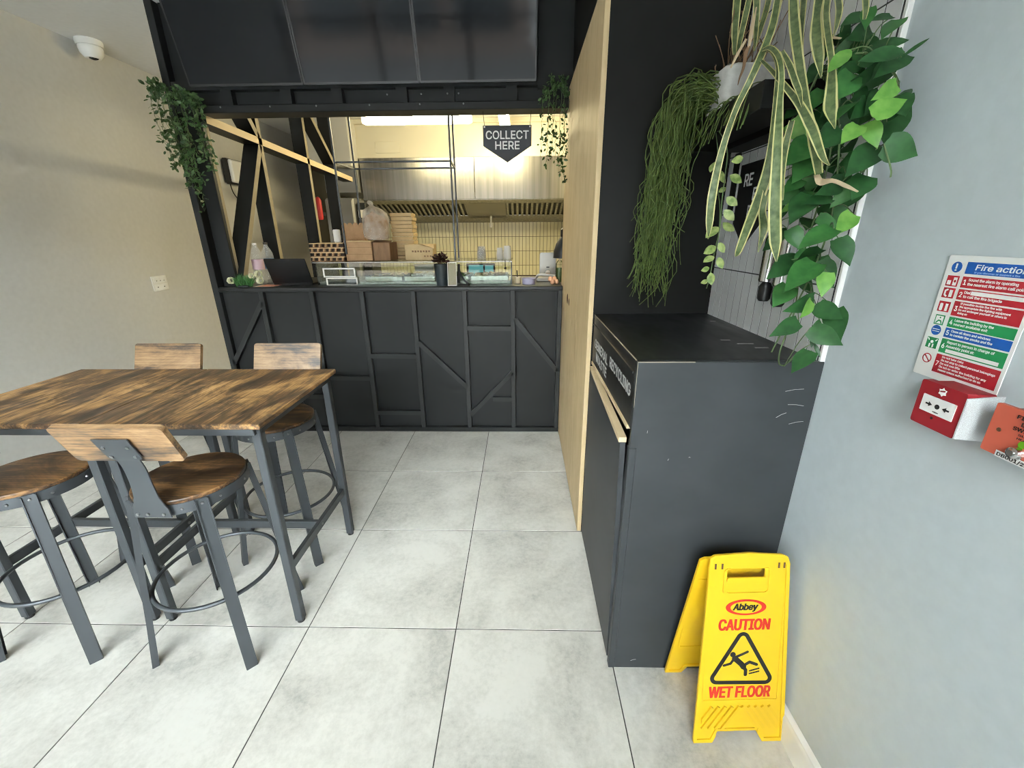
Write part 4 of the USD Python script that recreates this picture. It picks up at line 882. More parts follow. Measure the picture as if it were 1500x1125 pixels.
obj('dry_stalks', tw, 'dry_brown', sn, smooth=True, kind='stuff')

# rhipsalis: hundreds of hair-thin green strands falling at the dark pilaster
rh = thing('hanging_moss_plant', 'thread-like dark green trailing plant hanging in front of the black pilaster', 'plant', (1.42, .46, 1.86))
bare = np.random.default_rng(11); sr, sf, cnt = [], [], 0
sets = {'moss': []}
for k in range(210):
    p0 = np.array([bare.uniform(1.485, 1.53), bare.uniform(.30, .54), bare.uniform(1.88, 1.97)])
    a_ = bare.uniform(0, 1); ln = bare.uniform(.25, 1.0) ** .6
    top = np.array([1.40 + .06 * bare.normal() * .5, .44 + .05 * bare.normal(), 1.90 + .035 * bare.normal()])
    zend = 1.86 - .62 * ln + bare.normal() * .02
    dx_ = bare.normal() * .022
    pts = [p0, (p0 + top) / 2 + [0, 0, .03 + .02 * bare.normal()], top]
    for t in np.linspace(.15, 1, 8):
        z = top[2] - (top[2] - zend) * t
        pts.append(np.array([top[0] - .035 * t + dx_ * t + bare.normal() * .011, top[1] + .03 * t * bare.normal() * .6 + bare.normal() * .010, z + bare.normal() * .006]))
    pts[-1] = pts[-1] + [bare.normal() * .012, bare.normal() * .01, .0]
    sets['moss'].append(tube(spline(pts, 24), np.linspace(.0021, .0015, 24), 4))
obj('strands', sets['moss'], 'moss', rh, smooth=True, kind='stuff')
mp = lathe([(0, SH[3]), (.045, SH[3]), (.055, SH[3] + .085), (.05, SH[3] + .085), (.045, SH[3] + .07), (0, SH[3] + .07)], 20, (1.535, .545, 0))
rp_ = obj('nursery_pot', mp, 'pot_dark', rh)
# under-storey: the same strands on the shelf's front edge
ed = []
for k in range(60):
    y = bare.uniform(.05, .5); p = np.array([1.50 + bare.normal() * .01, y, SH[3] + .01]); q_ = np.array([1.462 + bare.normal() * .006, y + bare.normal() * .03, SH[3] - bare.uniform(.02, .10)])
    ed.append(tube(spline([p, (p + q_) / 2 + [0, 0, .02], q_], 8), .0015, 4))
obj('edge_strands', ed, 'moss', rh, smooth=True, kind='stuff')

# little-leaved vine
hv = thing('small_leaved_vine', 'thin vine with small yellow-green leaves between dark pilaster and drooping plant', 'plant', (1.46, .36, 1.80))
HL = [(285, 100, 228, 118), (222, 182, 278, 218), (205, 285, 258, 325), (195, 345, 242, 395), (190, 405, 244, 445), (168, 425, 108, 478), (156, 517, 98, 552), (149, 565, 96, 592), (126, 618, 86, 632), (168, 568, 188, 622), (172, 498, 196, 548), (132, 640, 136, 700), (170, 262, 205, 240), (120, 678, 84, 690), (150, 120, 130, 170), (178, 160, 200, 220)]
prv = None; vs = [spline([(1.505, .40, 1.865)] + [at(*cB(x, y), 0, 1.465) for x, y in ((205, 40), (200, 180), (185, 300), (175, 430), (150, 540), (128, 660), (112, 715))], 40), spline([(1.50, .36, 1.865)] + [at(*cB(x, y), 0, 1.47) for x, y in ((165, 60), (160, 200), (175, 330), (170, 450), (150, 560))], 30)]
for x0, y0, x1, y1 in HL:
    b0, b1 = leaf_ends(cB(x0, y0), cB(x1, y1), 1.462); L = np.linalg.norm(b1 - b0)
    obj('leaf', leaf(b0, b1, unit(VIEW + r2.normal(0, .35, 3)), L * .62, OVAL, .2, .12), 'hoya_leaf', hv, smooth=40)
obj('stems', [tube(v, .0016, 5) for v in vs], 'stem_green', hv, smooth=True, kind='stuff')

# ivy garlands at both ends of the header
def garland(name, label, loc, vines_, nleaf, seed, size=.030, pot=None):
    g = thing(name, label, 'plant', loc, 'small-leaved garlands hanging from the header'); r = np.random.default_rng(seed); ls, sts = [], []
    per = nleaf // len(vines_)
    for v in vines_:
        C = spline(v, 40) + r.normal(0, .004, (40, 3)); sts.append(tube(C, .0014, 4))
        for k in range(per):
            c = C[r.integers(0, 40)]; dr_ = unit([r.normal(), r.normal() - .5, r.normal() - .7]); L = size * r.uniform(.6, 1.15)
            b0 = c + dr_ * .012; ls.append(leaf(b0, b0 + dr_ * L, unit([r.normal() * .6, -1, r.normal() * .6 + .3]), L * .6, OVAL[::2] + [(1, 0)], .15, .1, .0004))
    obj('stems', sts, 'stem_green', g, smooth=True, kind='stuff'); obj('leaves', ls, 'ivy_leaf', g, smooth=False, kind='stuff')
    return g
r3 = np.random.default_rng(5); vl = []
for k in range(16):
    x = -1.43 + .30 * k / 15 + r3.normal() * .01; zt = 2.40 - .10 * max(0, (x + 1.43) / .30) + r3.normal() * .02
    ze = 1.98 + r3.normal() * .05 - (.0 if k < 5 else .02)
    vl.append([(x - .02, 1.775, zt - .02), (x, 1.74, zt), (x + r3.normal() * .02, 1.735, (zt + ze) / 2), (x + r3.normal() * .03 + .015, 1.74, ze)])
for x, ze in ((-1.27, 1.66), (-1.245, 1.72), (-1.30, 1.80), (-1.22, 1.84)): vl.append([(x - .06, 1.74, 2.2), (x - .03, 1.73, 2.05), (x - .02, 1.735, 1.9), (x, 1.74, ze)])
garland('ivy_garland', 'small-leaved green garland draped over the left post of the black timber screen', (-1.3, 1.75, 2.1), vl, 820, 21, .033)
vr = []
for k in range(9):
    x = 1.01 + .145 * k / 8 + r3.normal() * .006; zt = 2.37 + r3.normal() * .03; ze = 1.95 + r3.normal() * .05
    vr.append([(x, 1.79, zt - .03), (x, 1.765, zt), (x + r3.normal() * .012, 1.76, (zt + ze) / 2), (x + r3.normal() * .015, 1.77, ze)])
vr.append([(1.10, 1.77, 2.1), (1.11, 1.77, 1.95), (1.135, 1.78, 1.86), (1.15, 1.785, 1.83)])
garland('ivy_garland', 'small-leaved green garland hanging at the header beside the plywood door', (1.08, 1.77, 2.1), vr, 330, 22, .028)

# ================================================================== ON THE COUNTER
CT = 1.150
def px(x, y, Y): return at(x, y, 1, Y)
# glass display case
gc = thing('display_case', 'low glass display case standing along the service counter', 'display case', (.05, 2.15, CT))
GX0, GX1, GY0, GY1, GZ = -.675, .79, 1.955, 2.42, 1.318
obj('front_glass', bx(GX0, GX1, GY0, GY0 + .006, CT, GZ - .008, .001), 'case_glass', gc)
obj('top_glass', bx(GX0 - .012, GX1 + .004, GY0 - .01, GY1, GZ - .008, GZ, .001), 'case_glass', gc)
for x in (GX0, GX1 - .006): obj('end_glass', bx(x, x + .006, GY0 + .007, GY1, CT, GZ - .008, .001), 'case_glass', gc)
obj('base_tray', bx(GX0 + .01, GX1 - .01, GY0 + .012, GY1 - .01, CT + .001, CT + .022, .003), 'stainless', gc)
obj('corner_post', bx(GX1 - .004, GX1 + .004, GY0 - .006, GY0 + .002, CT, GZ, .001), 'metal_dark', gc)
obj('top_edge', bx(GX0 - .012, GX1 + .004, GY0 - .013, GY0 - .010, GZ - .007, GZ - .001), 'stainless_dark', gc)
for k, (x0, x1, z0, z1) in enumerate(((-.615, -.375, CT + .058, CT + .125), (-.60, -.365, CT + .002, CT + .055))):
    t = thing('tray_label_frame', ('upper', 'lower')[k] + ' of two white-framed clear trays at the left end of the display case', 'tray', ((x0 + x1) / 2, 1.93, z0))
    fr_ = sbox(x0, z0, x1, z1).difference(sbox(x0 + .009, z0 + (.003 if k else .009), x1 - .009, z1 - .009))
    obj('frame', poly(fr_, .008, (0, 1.945, 0), (1, 0, 0), (0, 0, 1), (0, -1, 0)), 'paper_white', t)
    obj('clear_panel', poly(sbox(x0 + .008, z0 + .008, x1 - .008, z1 - .008), .002, (0, 1.944, 0), (1, 0, 0), (0, 0, 1), (0, -1, 0)), 'clear_plastic', t)
pans = [(-.33, -.05, 'food_tan'), (-.03, .20, 'stainless'), (.22, .46, 'food_green'), (.48, .76, 'food_tan')]
for k, (x0, x1, m_) in enumerate(pans):
    t = thing('food_pan', ('steel food pan behind the case glass left of the centre', 'steel food pan under the pale boxes in the glass case', 'steel food pan beside the clear menu holder in the glass case', 'steel food pan at the right end of the glass case')[k], 'food pan', ((x0 + x1) / 2, 2.2, CT + .022), 'steel pans in the display case')
    obj('pan', poly(sbox(x0, 2.02, x1, 2.38).difference(sbox(x0 + .006, 2.026, x1 - .006, 2.374)), .030, (0, 0, CT + .023), (1, 0, 0), (0, 1, 0), (0, 0, 1)), 'stainless', t)
    rr = np.random.default_rng(k + 40); ls = []
    for j in range(26): ls.append(trimesh.creation.icosphere(1, rr.uniform(.012, .026)).apply_scale((1, 1, .6)).apply_translation((rr.uniform(x0 + .035, x1 - .035), rr.uniform(2.06, 2.34), CT + .042 + rr.uniform(0, .014))))
    obj('filling', ls, m_ if m_ != 'stainless' else 'paper_white', t, kind='stuff', smooth=True)
ln = thing('lidded_tub', 'white lidded tub seen through the case glass beneath the pale boxes', 'tub', (.15, 2.33, CT + .08))
a_, b_ = px(608, 387, 2.30), px(636, 402, 2.30)
obj('body', bx(a_[0], b_[0], 2.28, 2.372, CT + .070, a_[2] - .008, .004), 'pot_white', ln); obj('lid', bx(a_[0] - .004, b_[0] + .004, 2.276, 2.374, a_[2] - .008, a_[2], .002), 'paper_white', ln)

# artificial flowers
fl_ = thing('flower_planter', 'low grass and cream flower arrangement at the left end of the counter', 'plant', (-1.16, 1.84, CT))
rr = np.random.default_rng(8)
for (x, y, r_) in ((338, 411, .026), (379, 402, .030), (381, 411, .026), (368, 404, .020)):
    c = px(x, y, 1.832); c[2] = max(c[2], CT + r_ * .8)
    bl = []
    for k in range(26):
        th_ = k * 2.4; ph = math.acos(1 - 1.6 * (k + .5) / 26); d_ = np.array([math.sin(ph) * math.cos(th_), -math.cos(ph), math.sin(ph) * math.sin(th_)])
        bl.append(leaf(c + d_ * r_ * .45, c + d_ * r_ + unit(np.cross(d_, (0, 0, 1)) + 1e-3) * r_ * .3, d_, r_ * .9, OVAL[::2] + [(1, 0)], .3, .3, .0005))
    obj('flower', bl, 'flower_cream', fl_, smooth=False)
gr = []
for k in range(130):
    x = rr.uniform(-1.215, -1.105); p = np.array([x, rr.uniform(1.815, 1.865), CT + .004]); h_ = rr.uniform(.05, .10)
    e_ = p + [rr.normal() * .035, rr.normal() * .02, h_]
    gr.append(leaf(p, e_, (rr.normal() * .5, -1, .2), .006, OVAL[::2] + [(1, 0)], .2, .2, .0003))
obj('grass', gr, 'grass_leaf', fl_, kind='stuff', smooth=False)
obj('base_block', bx(-1.20, -1.12, 1.812, 1.868, CT, CT + .015, .004), 'pot_dark', fl_)
pk = thing('paper_sheet', 'pink paper leaflet lying between the flowers and the laptop', 'paper', (-1.03, 1.93, CT))
obj('sheet', bx(-1.09, -.97, 1.87, 1.99, CT + .0005, CT + .0025), 'paper_pink', pk); obj('paper_backing', bx(-1.12, -.99, 1.86, 1.985, CT, CT + .0005), 'paper_white', pk)
# bottles
def bottle(x, Y, zt, label, lab, cap):
    t = thing('water_bottle', label, 'bottle', (x, Y, CT), 'clear plastic water bottles by the laptop', local=False)
    h = zt - CT
    prof = [(0, CT), (.036, CT), (.041, CT + .01), (.041, CT + .07), (.038, CT + .08), (.042, CT + .09), (.042, CT + h * .66), (.039, CT + h * .74), (.028, CT + h * .83), (.015, CT + h * .91), (.014, CT + h * .95)]
    obj('bottle_body', lathe(prof, 24, (x, Y, 0)), 'bottle_plastic', t, smooth=40)
    obj('label_band', lathe([(.0423, CT + h * .36), (.0426, CT + h * .37), (.0426, CT + h * .60), (.0423, CT + h * .61)], 24, (x, Y, 0)), lab, t, smooth=40)
    obj('cap', lathe([(0, CT + h * .95), (.016, CT + h * .95), (.016, zt), (0, zt)], 18, (x, Y, 0)), cap, t)
p = px(372, 356, 2.08); bottle(p[0], 2.08, p[2], 'clear water bottle with pale cap and pink label behind the flowers', 'label_pink', 'white_plastic')
p = px(386, 355, 2.16); bottle(p[0] + .01, 2.16, p[2], 'clear water bottle with dark cap and blue label behind the laptop', 'label_blue', 'cap_dark')
# laptop
lp = thing('laptop', 'open black laptop seen from behind on the counter', 'laptop', (-.80, 2.0, CT))
tl_, tr_, bl_, br_ = px(392, 381, 1.965), px(449, 381, 1.965), px(402, 418, 1.90), px(463, 418, 1.90)
lid0 = np.array([px(402, 418, 1.985)[0], 1.985, CT + .016]); lw_ = .305; lv = unit([0, -.42, 1.0])
lidu = unit([1, .0, 0]); lidn = np.cross(lidu, lv)
obj('lid', poly(rrect(0, 0, lw_, .195, .008), .007, lid0, lidu, lv, lidn), 'tv_bezel', lp)
obj('badge', poly(Point(lw_ / 2, .09).buffer(.014), .0006, lid0 + lidn * .0068, lidu, lv, lidn), 'print_black', lp)
obj('base', bx(lid0[0], lid0[0] + lw_, 1.98, 2.19, CT, CT + .015, .004), 'tv_bezel', lp)
# cartons on the case
oc = None
for k in range(4):
    a_, b_ = px(470, 0, 2.10), px(520, 0, 2.10); z0 = GZ + k * .033
    t = thing('open_carton', ('bottom', 'second', 'third', 'top')[k] + ' flat carton with dark die-cut openings in the left stack', 'carton', (-.66, 2.12, z0), 'flat die-cut cartons stacked on the display case')
    x0, x1 = -.735 + .004 * (k % 2), -.475
    obj('tray', bx(x0, x1, 2.03, 2.25, z0, z0 + .005), 'cardboard_dark', t); obj('lid', bx(x0, x1, 2.028, 2.25, z0 + .027, z0 + .0325), 'cardboard_pale', t)
    obj('inner', bx(x0 + .004, x1 - .004, 2.05, 2.245, z0 + .005, z0 + .027), 'carton_inside', t)
    for j in range(6):
        xx = x0 + .01 + j * .045 + (.014 if k % 2 else 0)
        if xx + .016 < x1: obj('divider', hull([(xx, 2.03, z0 + .005), (xx + .014, 2.03, z0 + .005), (xx + .018, 2.03, z0 + .027), (xx + .004, 2.03, z0 + .027), (xx, 2.052, z0 + .005), (xx + .014, 2.052, z0 + .005), (xx + .018, 2.052, z0 + .027), (xx + .004, 2.052, z0 + .027)]), 'cardboard', t)
bxz = thing('brown_box_stack', 'brown cardboard box with dark stained corner under the tied bag', 'box', (-.31, 2.14, GZ))
obj('carton', bx(-.465, -.265, 2.04, 2.26, GZ + .001, GZ + .146, .003), 'cardboard', bxz); obj('lid_edge', bx(-.470, -.262, 2.036, 2.262, GZ + .138, GZ + .147, .001), 'cardboard_pale', bxz)
for z in (.048, .098): obj('crease', bx(-.466, -.264, 2.0385, 2.042, GZ + z, GZ + z + .002), 'cardboard_dark', bxz)
bx2 = thing('stained_box', 'dark water-stained brown box right of the box under the tied bag', 'box', (-.19, 2.14, GZ))
obj('carton', bx(-.258, -.130, 2.05, 2.25, GZ + .001, GZ + .134, .003), 'cardboard_dark', bx2); obj('flap', hull([(-.26, 2.046, GZ + .13), (-.13, 2.046, GZ + .125), (-.26, 2.14, GZ + .150), (-.13, 2.14, GZ + .145), (-.26, 2.046, GZ + .133), (-.13, 2.046, GZ + .128)]), 'cardboard_dark', bx2)
# tied plastic bag
bg = thing('tied_bag', 'cloudy plastic bag full of paper, tied at the top, on a brown box', 'bag', (-.38, 2.15, GZ + .148))
p = px(552, 352, 2.13); zb = GZ + .148; rb = np.random.default_rng(9)
prof = [(.001, 0), (.085, .004), (.098, .03), (.100, .10), (.098, .16), (.088, .205), (.066, .235), (.036, .252), (.018, .262), (.014, .270), (.022, .285), (.012, .300), (.001, .304)]
sc_ = (px(552, 293, 2.13)[2] - zb) / .304
bm = lathe([(r_, z * sc_) for r_, z in prof], 40); bm = bm.subdivide()
vv = np.array(bm.vertices); an = np.arctan2(vv[:, 1], vv[:, 0]); fr2 = 1 + .10 * (meshkit.fbm(np.column_stack([np.cos(an) * 3, np.sin(an) * 3, vv[:, 2] * 14]), 3) - .5) + .05 * np.sin(an * 9 + vv[:, 2] * 30) * np.clip(vv[:, 2] / (.2 * sc_), 0, 1)
vv[:, 0] *= fr2; vv[:, 1] *= fr2 * .85; vv[:, 0] -= np.clip(vv[:, 2] - .2 * sc_, 0, 1) * .35
bag = trimesh.Trimesh(vv + [p[0], 2.15, zb], bm.faces, process=False)
obj('film', bag, 'film', bg, smooth=30)
inn = trimesh.Trimesh((vv * [.90, .90, .78]) + [p[0], 2.15, zb + .003], bm.faces, process=False); iv = np.array(inn.vertices); iv[:, 2] = np.minimum(iv[:, 2], zb + .21 * sc_ + .012 * np.sin(iv[:, 0] * 90)); inn = trimesh.Trimesh(iv, inn.faces, process=False)
obj('paper_inside', inn, 'cardboard', bg, smooth=30)
sb = thing('scalloped_carton', 'upright brown carton with scalloped top edge left of the tied bag', 'carton', (-.58, 2.2, GZ + .132))
a_, b_ = px(504, 356, 2.18), px(533, 330, 2.18); z0 = GZ + .1335
sca = sbox(0, 0, b_[0] - a_[0], b_[2] - z0)
for k in range(4): sca = sca.union(Point((k + .5) * (b_[0] - a_[0]) / 4, b_[2] - z0 - .002).buffer((b_[0] - a_[0]) / 8.5))
obj('front', poly(sca, .003, (a_[0], 2.18, z0), (1, 0, 0), (0, 0, 1), (0, -1, 0)), 'cardboard', sb); obj('body', bx(a_[0] + .003, b_[0] - .003, 2.181, 2.245, z0, b_[2] - .01), 'cardboard', sb)
a_, b_ = px(488, 358, 2.12), px(500, 336, 2.12)
rl = thing('paper_roll', 'white roll standing on the flat die-cut cartons', 'roll', ((a_[0] + b_[0]) / 2, 2.12, z0))
obj('roll', lathe([(0, z0), (.024, z0), (.027, z0 + .01), (.027, b_[2] - .008), (.022, b_[2]), (.008, b_[2]), (.008, b_[2] - .02), (0, b_[2] - .02)], 24, ((a_[0] + b_[0]) / 2, 2.12, 0)), 'paper_white', rl); obj('core', lathe([(.0082, z0 + .005), (.0082, b_[2] + .001), (.006, b_[2] + .001)], 12, ((a_[0] + b_[0]) / 2, 2.12, 0)), 'cardboard', rl)
# pale takeaway boxes, flat-packed in two piles, and a printed one in front
a_, b_ = px(574, 312, 2.33), px(605, 312, 2.33); zt = a_[2]; n_ = 12; hh = (zt - GZ) / n_
first = None
for k in range(n_):
    lab = ('lowest', 'second lowest', 'third lowest', 'fourth lowest', 'fifth lowest', 'sixth lowest', 'sixth highest', 'fifth highest', 'fourth highest', 'third highest', 'second highest', 'topmost')[k] + ' flat pale box of the tall pile right of the tied bag'
    if first is None:
        first = thing('pizza_box', lab, 'box', ((a_[0] + b_[0]) / 2, 2.345, GZ + .0005), 'pale flat boxes piled on the display case', local=True)
        w_ = (b_[0] - a_[0]) / 2; obj('box', bx(-w_, w_, -.07, .07, 0, hh * .86, .002), 'cardboard_pale', first); obj('lid_lip', bx(-w_ - .001, w_ + .001, -.072, -.068, hh * .45, hh * .9), 'cardboard_pale', first)
    else: dup(first, ((a_[0] + b_[0]) / 2 + .003 * (-1) ** k, 2.345, GZ + .0005 + k * hh), lab)
a_, b_ = px(592, 358, 2.10), px(635, 382, 2.10)
cp_ = thing('printed_carton', 'pale orange carton with a row of small dark print on the glass case', 'carton', ((a_[0] + b_[0]) / 2, 2.14, GZ))
obj('carton', bx(a_[0], b_[0], 2.10, 2.25, GZ + .0005, a_[2], .003), 'cardboard_pale', cp_)
for k in range(7): obj('print', bx(a_[0] + .055 + k * .021, a_[0] + .068 + k * .021, 2.0992, 2.1005, GZ + .060 - .002 * (k % 2), GZ + .072), 'cardboard_dark', cp_)
for k in range(3): obj('print', bx(b_[0] - .07 + k * .022, b_[0] - .058 + k * .022, 2.0992, 2.1005, GZ + .025, GZ + .035), 'cardboard_dark', cp_)
obj('flap', hull([(a_[0] + .1, 2.12, a_[2]), (b_[0] + .005, 2.12, a_[2]), (a_[0] + .1, 2.122, a_[2] + .002), (b_[0] + .02, 2.05, a_[2] - .03), (a_[0] + .13, 2.06, a_[2] + .004), (b_[0] + .02, 2.052, a_[2] - .027)]), 'cardboard_pale', cp_)
# dried flowers in a dark pot
dpz = thing('dried_flower_pot', 'dark blue pot of dark red dried flowers at the middle of the counter', 'plant', (.33, 2.15, CT))
p = px(648, 396, 1.99); c0 = np.array([px(646, 380, 1.885)[0], 1.885, CT])
obj('pot', lathe([(0, CT), (.040, CT), (.045, CT + .05), (.055, CT + .155), (.050, CT + .155), (.044, CT + .14), (0, CT + .14)], 24, (c0[0], c0[1], 0)), 'pot_dark', dpz, smooth=40)
rr = np.random.default_rng(14); dl = []
for k in range(170):
    d_ = unit([rr.normal(), rr.normal(), abs(rr.normal()) * 1.2]); b0 = np.array([c0[0], c0[1], CT + .165]) + d_ * rr.uniform(.01, .052)
    dl.append(leaf(b0, b0 + unit(d_ + rr.normal(0, .5, 3)) * .030, rr.normal(0, 1, 3), .015, OVAL[::2] + [(1, 0)], .2, .2, .0004))
mat('dried_red', (.05, .018, .014), .8)
obj('dried_flowers', dl, 'dried_red', dpz, kind='stuff', smooth=False)
# acrylic menu holder and card reader stand
mh = thing('menu_holder', 'small clear menu holder standing upright on the counter lip', 'menu holder', (.40, 1.86, CT))
a_, b_ = px(656, 380, 1.87), px(668, 420, 1.84)
hu, hv_ = unit([1, .35, 0]), unit([0, .12, 1]); hn = np.cross(hu, hv_)
obj('sheet', poly(sbox(.003, .008, .060, .155), .001, (a_[0] - .002, 1.835, CT + .002), hu, hv_, hn), 'cloth_tan', mh)
obj('clear_cover', poly(rrect(0, 0, .066, .165, .002), .003, np.array([a_[0] - .005, 1.834, CT + .001]) + hn * .002, hu, hv_, hn), 'clear_plastic', mh)
obj('white_edge', poly(rrect(0, 0, .066, .165, .002).difference(sbox(.004, .007, .062, .160)), .002, np.array([a_[0] - .005, 1.834, CT + .001]) + hn * .0052, hu, hv_, hn), 'paper_white', mh)
cr = thing('card_reader', 'black card reader on a curved stand right of the clear menu holder', 'card reader', (.50, 1.90, CT))
xk = px(676, 400, 1.88)[0]
obj('stand', tube(spline([(xk - .02, 1.88, CT + .004), (xk + .05, 1.885, CT + .006), (xk + .02, 1.90, CT + .03), (xk - .01, 1.905, CT + .08), (xk - .02, 1.90, CT + .115)], 16), .007, 8), 'tv_bezel', cr, smooth=True)
obj('reader', hull([(xk - .035, 1.885, CT + .02), (xk - .015, 1.875, CT + .02), (xk - .03, 1.905, CT + .15), (xk - .012, 1.897, CT + .15), (xk - .035, 1.91, CT + .02), (xk - .015, 1.90, CT + .02), (xk - .03, 1.925, CT + .15), (xk - .012, 1.918, CT + .15)]), 'tv_bezel', cr)
obj('foot', lathe([(0, CT), (.04, CT), (.038, CT + .005), (0, CT + .007)], 24, (xk, 1.885, 0)), 'tv_bezel', cr)
# till screen behind the case
ts = thing('till_screen', 'teal glowing till screen seen through the glass display case', 'screen', (.60, 2.55, CT))
a_, b_ = px(683, 386, 2.50), px(725, 404, 2.50)
obj('housing', bx(a_[0], b_[0], 2.50, 2.53, b_[2], a_[2], .004), 'pot_dark', ts); obj('screen', bx(a_[0] + .02, b_[0] - .10, 2.497, 2.4995, b_[2] + .012, a_[2] - .012), 'screen_glow', ts); obj('screen', bx(b_[0] - .085, b_[0] - .012, 2.497, 2.4995, b_[2] + .014, a_[2] - .016), 'screen_glow', ts)
obj('stand', [bx((a_[0] + b_[0]) / 2 - .02, (a_[0] + b_[0]) / 2 + .02, 2.515, 2.53, CT, b_[2] + .002), bx((a_[0] + b_[0]) / 2 - .06, (a_[0] + b_[0]) / 2 + .06, 2.48, 2.58, CT, CT + .008)], 'pot_dark', ts)
# paper cups
def cups(x, Y, r_, h_, n, label, m_):
    t = thing('cup_stack', label, 'cups', (x, Y, GZ), 'stacked cups on the display case')
    for k in range(n):
        z = GZ + .0008 + k * h_ * .22
        obj('cup', lathe([(r_, z), (r_ * .82, z + h_ * .96), (r_ * .78, z + h_), (0, z + h_), (0, z + h_ * .985), (r_ * .76, z + h_ * .985), (r_ * .97, z)], 20, (x, Y, 0)), m_, t, smooth=40)
p = px(705, 361, 2.22); cups(p[0], 2.22, .036, (p[2] - GZ) * .60, 4, 'stack of clear cups left of the two white cup stacks', 'cup_plastic')
p = px(732, 363, 2.20); cups(p[0], 2.20, .026, (p[2] - GZ) * .60, 4, 'narrow stack of white cups nearer the clear cups', 'paper_white')
p = px(743, 360, 2.20); cups(p[0], 2.20, .032, (p[2] - GZ) * .60, 4, 'wider stack of white cups at the right end of the glass case', 'paper_white')
tg = thing('serving_tongs', 'small dark utensil clipped to the right end of the case top', 'tongs', (.77, 1.97, GZ))
p = px(740, 392, 1.94); obj('handle', tube(spline([(p[0], 1.940, GZ + .004), (p[0], 1.938, GZ - .02), (p[0] + .001, 1.938, p[2])], 8), .003, 6), 'tv_bezel', tg); obj('bowl', trimesh.creation.icosphere(2, .009).apply_translation((p[0] + .001, 1.938, p[2] - .004)), 'tv_bezel', tg)
# things at the counter's right end
a_ = px(758, 396, 2.0); gm = thing('pepper_mill', 'slim dark utensil in a pale holder right of the glass case', 'utensil', (a_[0], 2.0, CT))
obj('holder', lathe([(0, CT), (.026, CT), (.022, CT + .05), (.018, CT + .05), (0, CT + .02)], 16, (a_[0], 2.0, 0)), 'cloth_tan', gm); obj('handle', cyl((a_[0], 2.0, CT + .02), (a_[0] - .004, 2.0, a_[2]), .006, .004), 'tv_bezel', gm)
a_, b_ = px(764, 407, 1.97), px(785, 407, 1.97)
tu = thing('lilac_tub', 'round lilac plastic tub on the counter by the pepper mill', 'tub', ((a_[0] + b_[0]) / 2, 1.97, CT))
rt_ = (b_[0] - a_[0]) / 2; obj('tub', lathe([(0, CT), (rt_ * .88, CT), (rt_ * .97, a_[2] - .012), (rt_, a_[2] - .01), (rt_, a_[2]), (rt_ * .93, a_[2]), (rt_ * .88, a_[2] - .02), (0, CT + .012)], 28, ((a_[0] + b_[0]) / 2, 1.97, 0)), 'lilac', tu, smooth=40)
obj('rim', lathe([(rt_, a_[2] - .006), (rt_ + .004, a_[2] - .003), (rt_ + .003, a_[2]), (rt_ - .001, a_[2])], 28, ((a_[0] + b_[0]) / 2, 1.97, 0)), 'lilac', tu, smooth=40)
a_, b_ = px(791, 370, 2.25), px(814, 402, 2.25)
sl = thing('food_slicer', 'grey metal slicer with upright plate at the right end of the counter', 'slicer', ((a_[0] + b_[0]) / 2, 2.25, CT))
obj('plate', poly(rrect(a_[0], CT + .03, b_[0], a_[2], .01), .012, (0, 2.262, 0), (1, 0, 0), (0, 0, 1), (0, -1, 0)), 'stainless_dark', sl)
obj('base', bx(a_[0] - .03, b_[0] + .02, 2.12, 2.34, CT + .001, CT + .03, .006), 'pot_white', sl); obj('knob', cyl(((a_[0] + b_[0]) / 2, 2.235, CT + .055), ((a_[0] + b_[0]) / 2, 2.25, CT + .055), .022, .026), 'chrome', sl)
obj('slot', bx((a_[0] + b_[0]) / 2 - .012, (a_[0] + b_[0]) / 2 + .012, 2.2485, 2.2505, CT + .095, CT + .105), 'tv_bezel', sl)
obj('guard', tube(spline([(a_[0] - .03, 2.16, CT + .02), (a_[0] - .02, 2.10, CT + .05), (a_[0] + .03, 2.09, CT + .055), (b_[0] + .02, 2.09, CT + .04)], 12), .01, 8), 'pot_white', sl, smooth=True)
eg = []
for k, (x, y) in enumerate(((806, 410), (812, 408), (809, 414), (815, 413))):
    q_ = px(x, y, 1.93 + .02 * (k % 2)); rr_ = .017; q_[2] = CT + rr_ * (1 if k > 1 else 2.2) + .001
    t = thing('egg', ('egg at the back left of the small heap under the heat lamp', 'egg at the back right of the small heap under the heat lamp', 'egg at the front left of the small heap under the heat lamp', 'egg at the front right of the small heap under the heat lamp')[k], 'egg', (q_[0], q_[1], CT), 'brown eggs under the heat lamp')
    obj('shell', trimesh.creation.icosphere(3, rr_).apply_scale((1, 1, 1.12)).apply_translation(q_), 'egg', t, smooth=True)
a_ = px(820, 380, 2.04); gb = thing('sauce_bottle', 'pale squeezy bottle behind the heat lamp shade', 'bottle', (a_[0], 2.04, CT))
obj('body', lathe([(0, CT), (.028, CT), (.030, CT + .01), (.030, CT + .14), (.012, CT + .165), (0, CT + .165)], 20, (a_[0], 2.04, 0)), 'clear_plastic', gb, smooth=40); obj('nozzle', cyl((a_[0], 2.04, CT + .164), (a_[0], 2.04, CT + .20), .010, .003), 'pot_white', gb); obj('sauce', lathe([(0, CT + .004), (.025, CT + .004), (.026, CT + .11), (0, CT + .11)], 18, (a_[0], 2.04, 0)), 'bottle_green', gb)
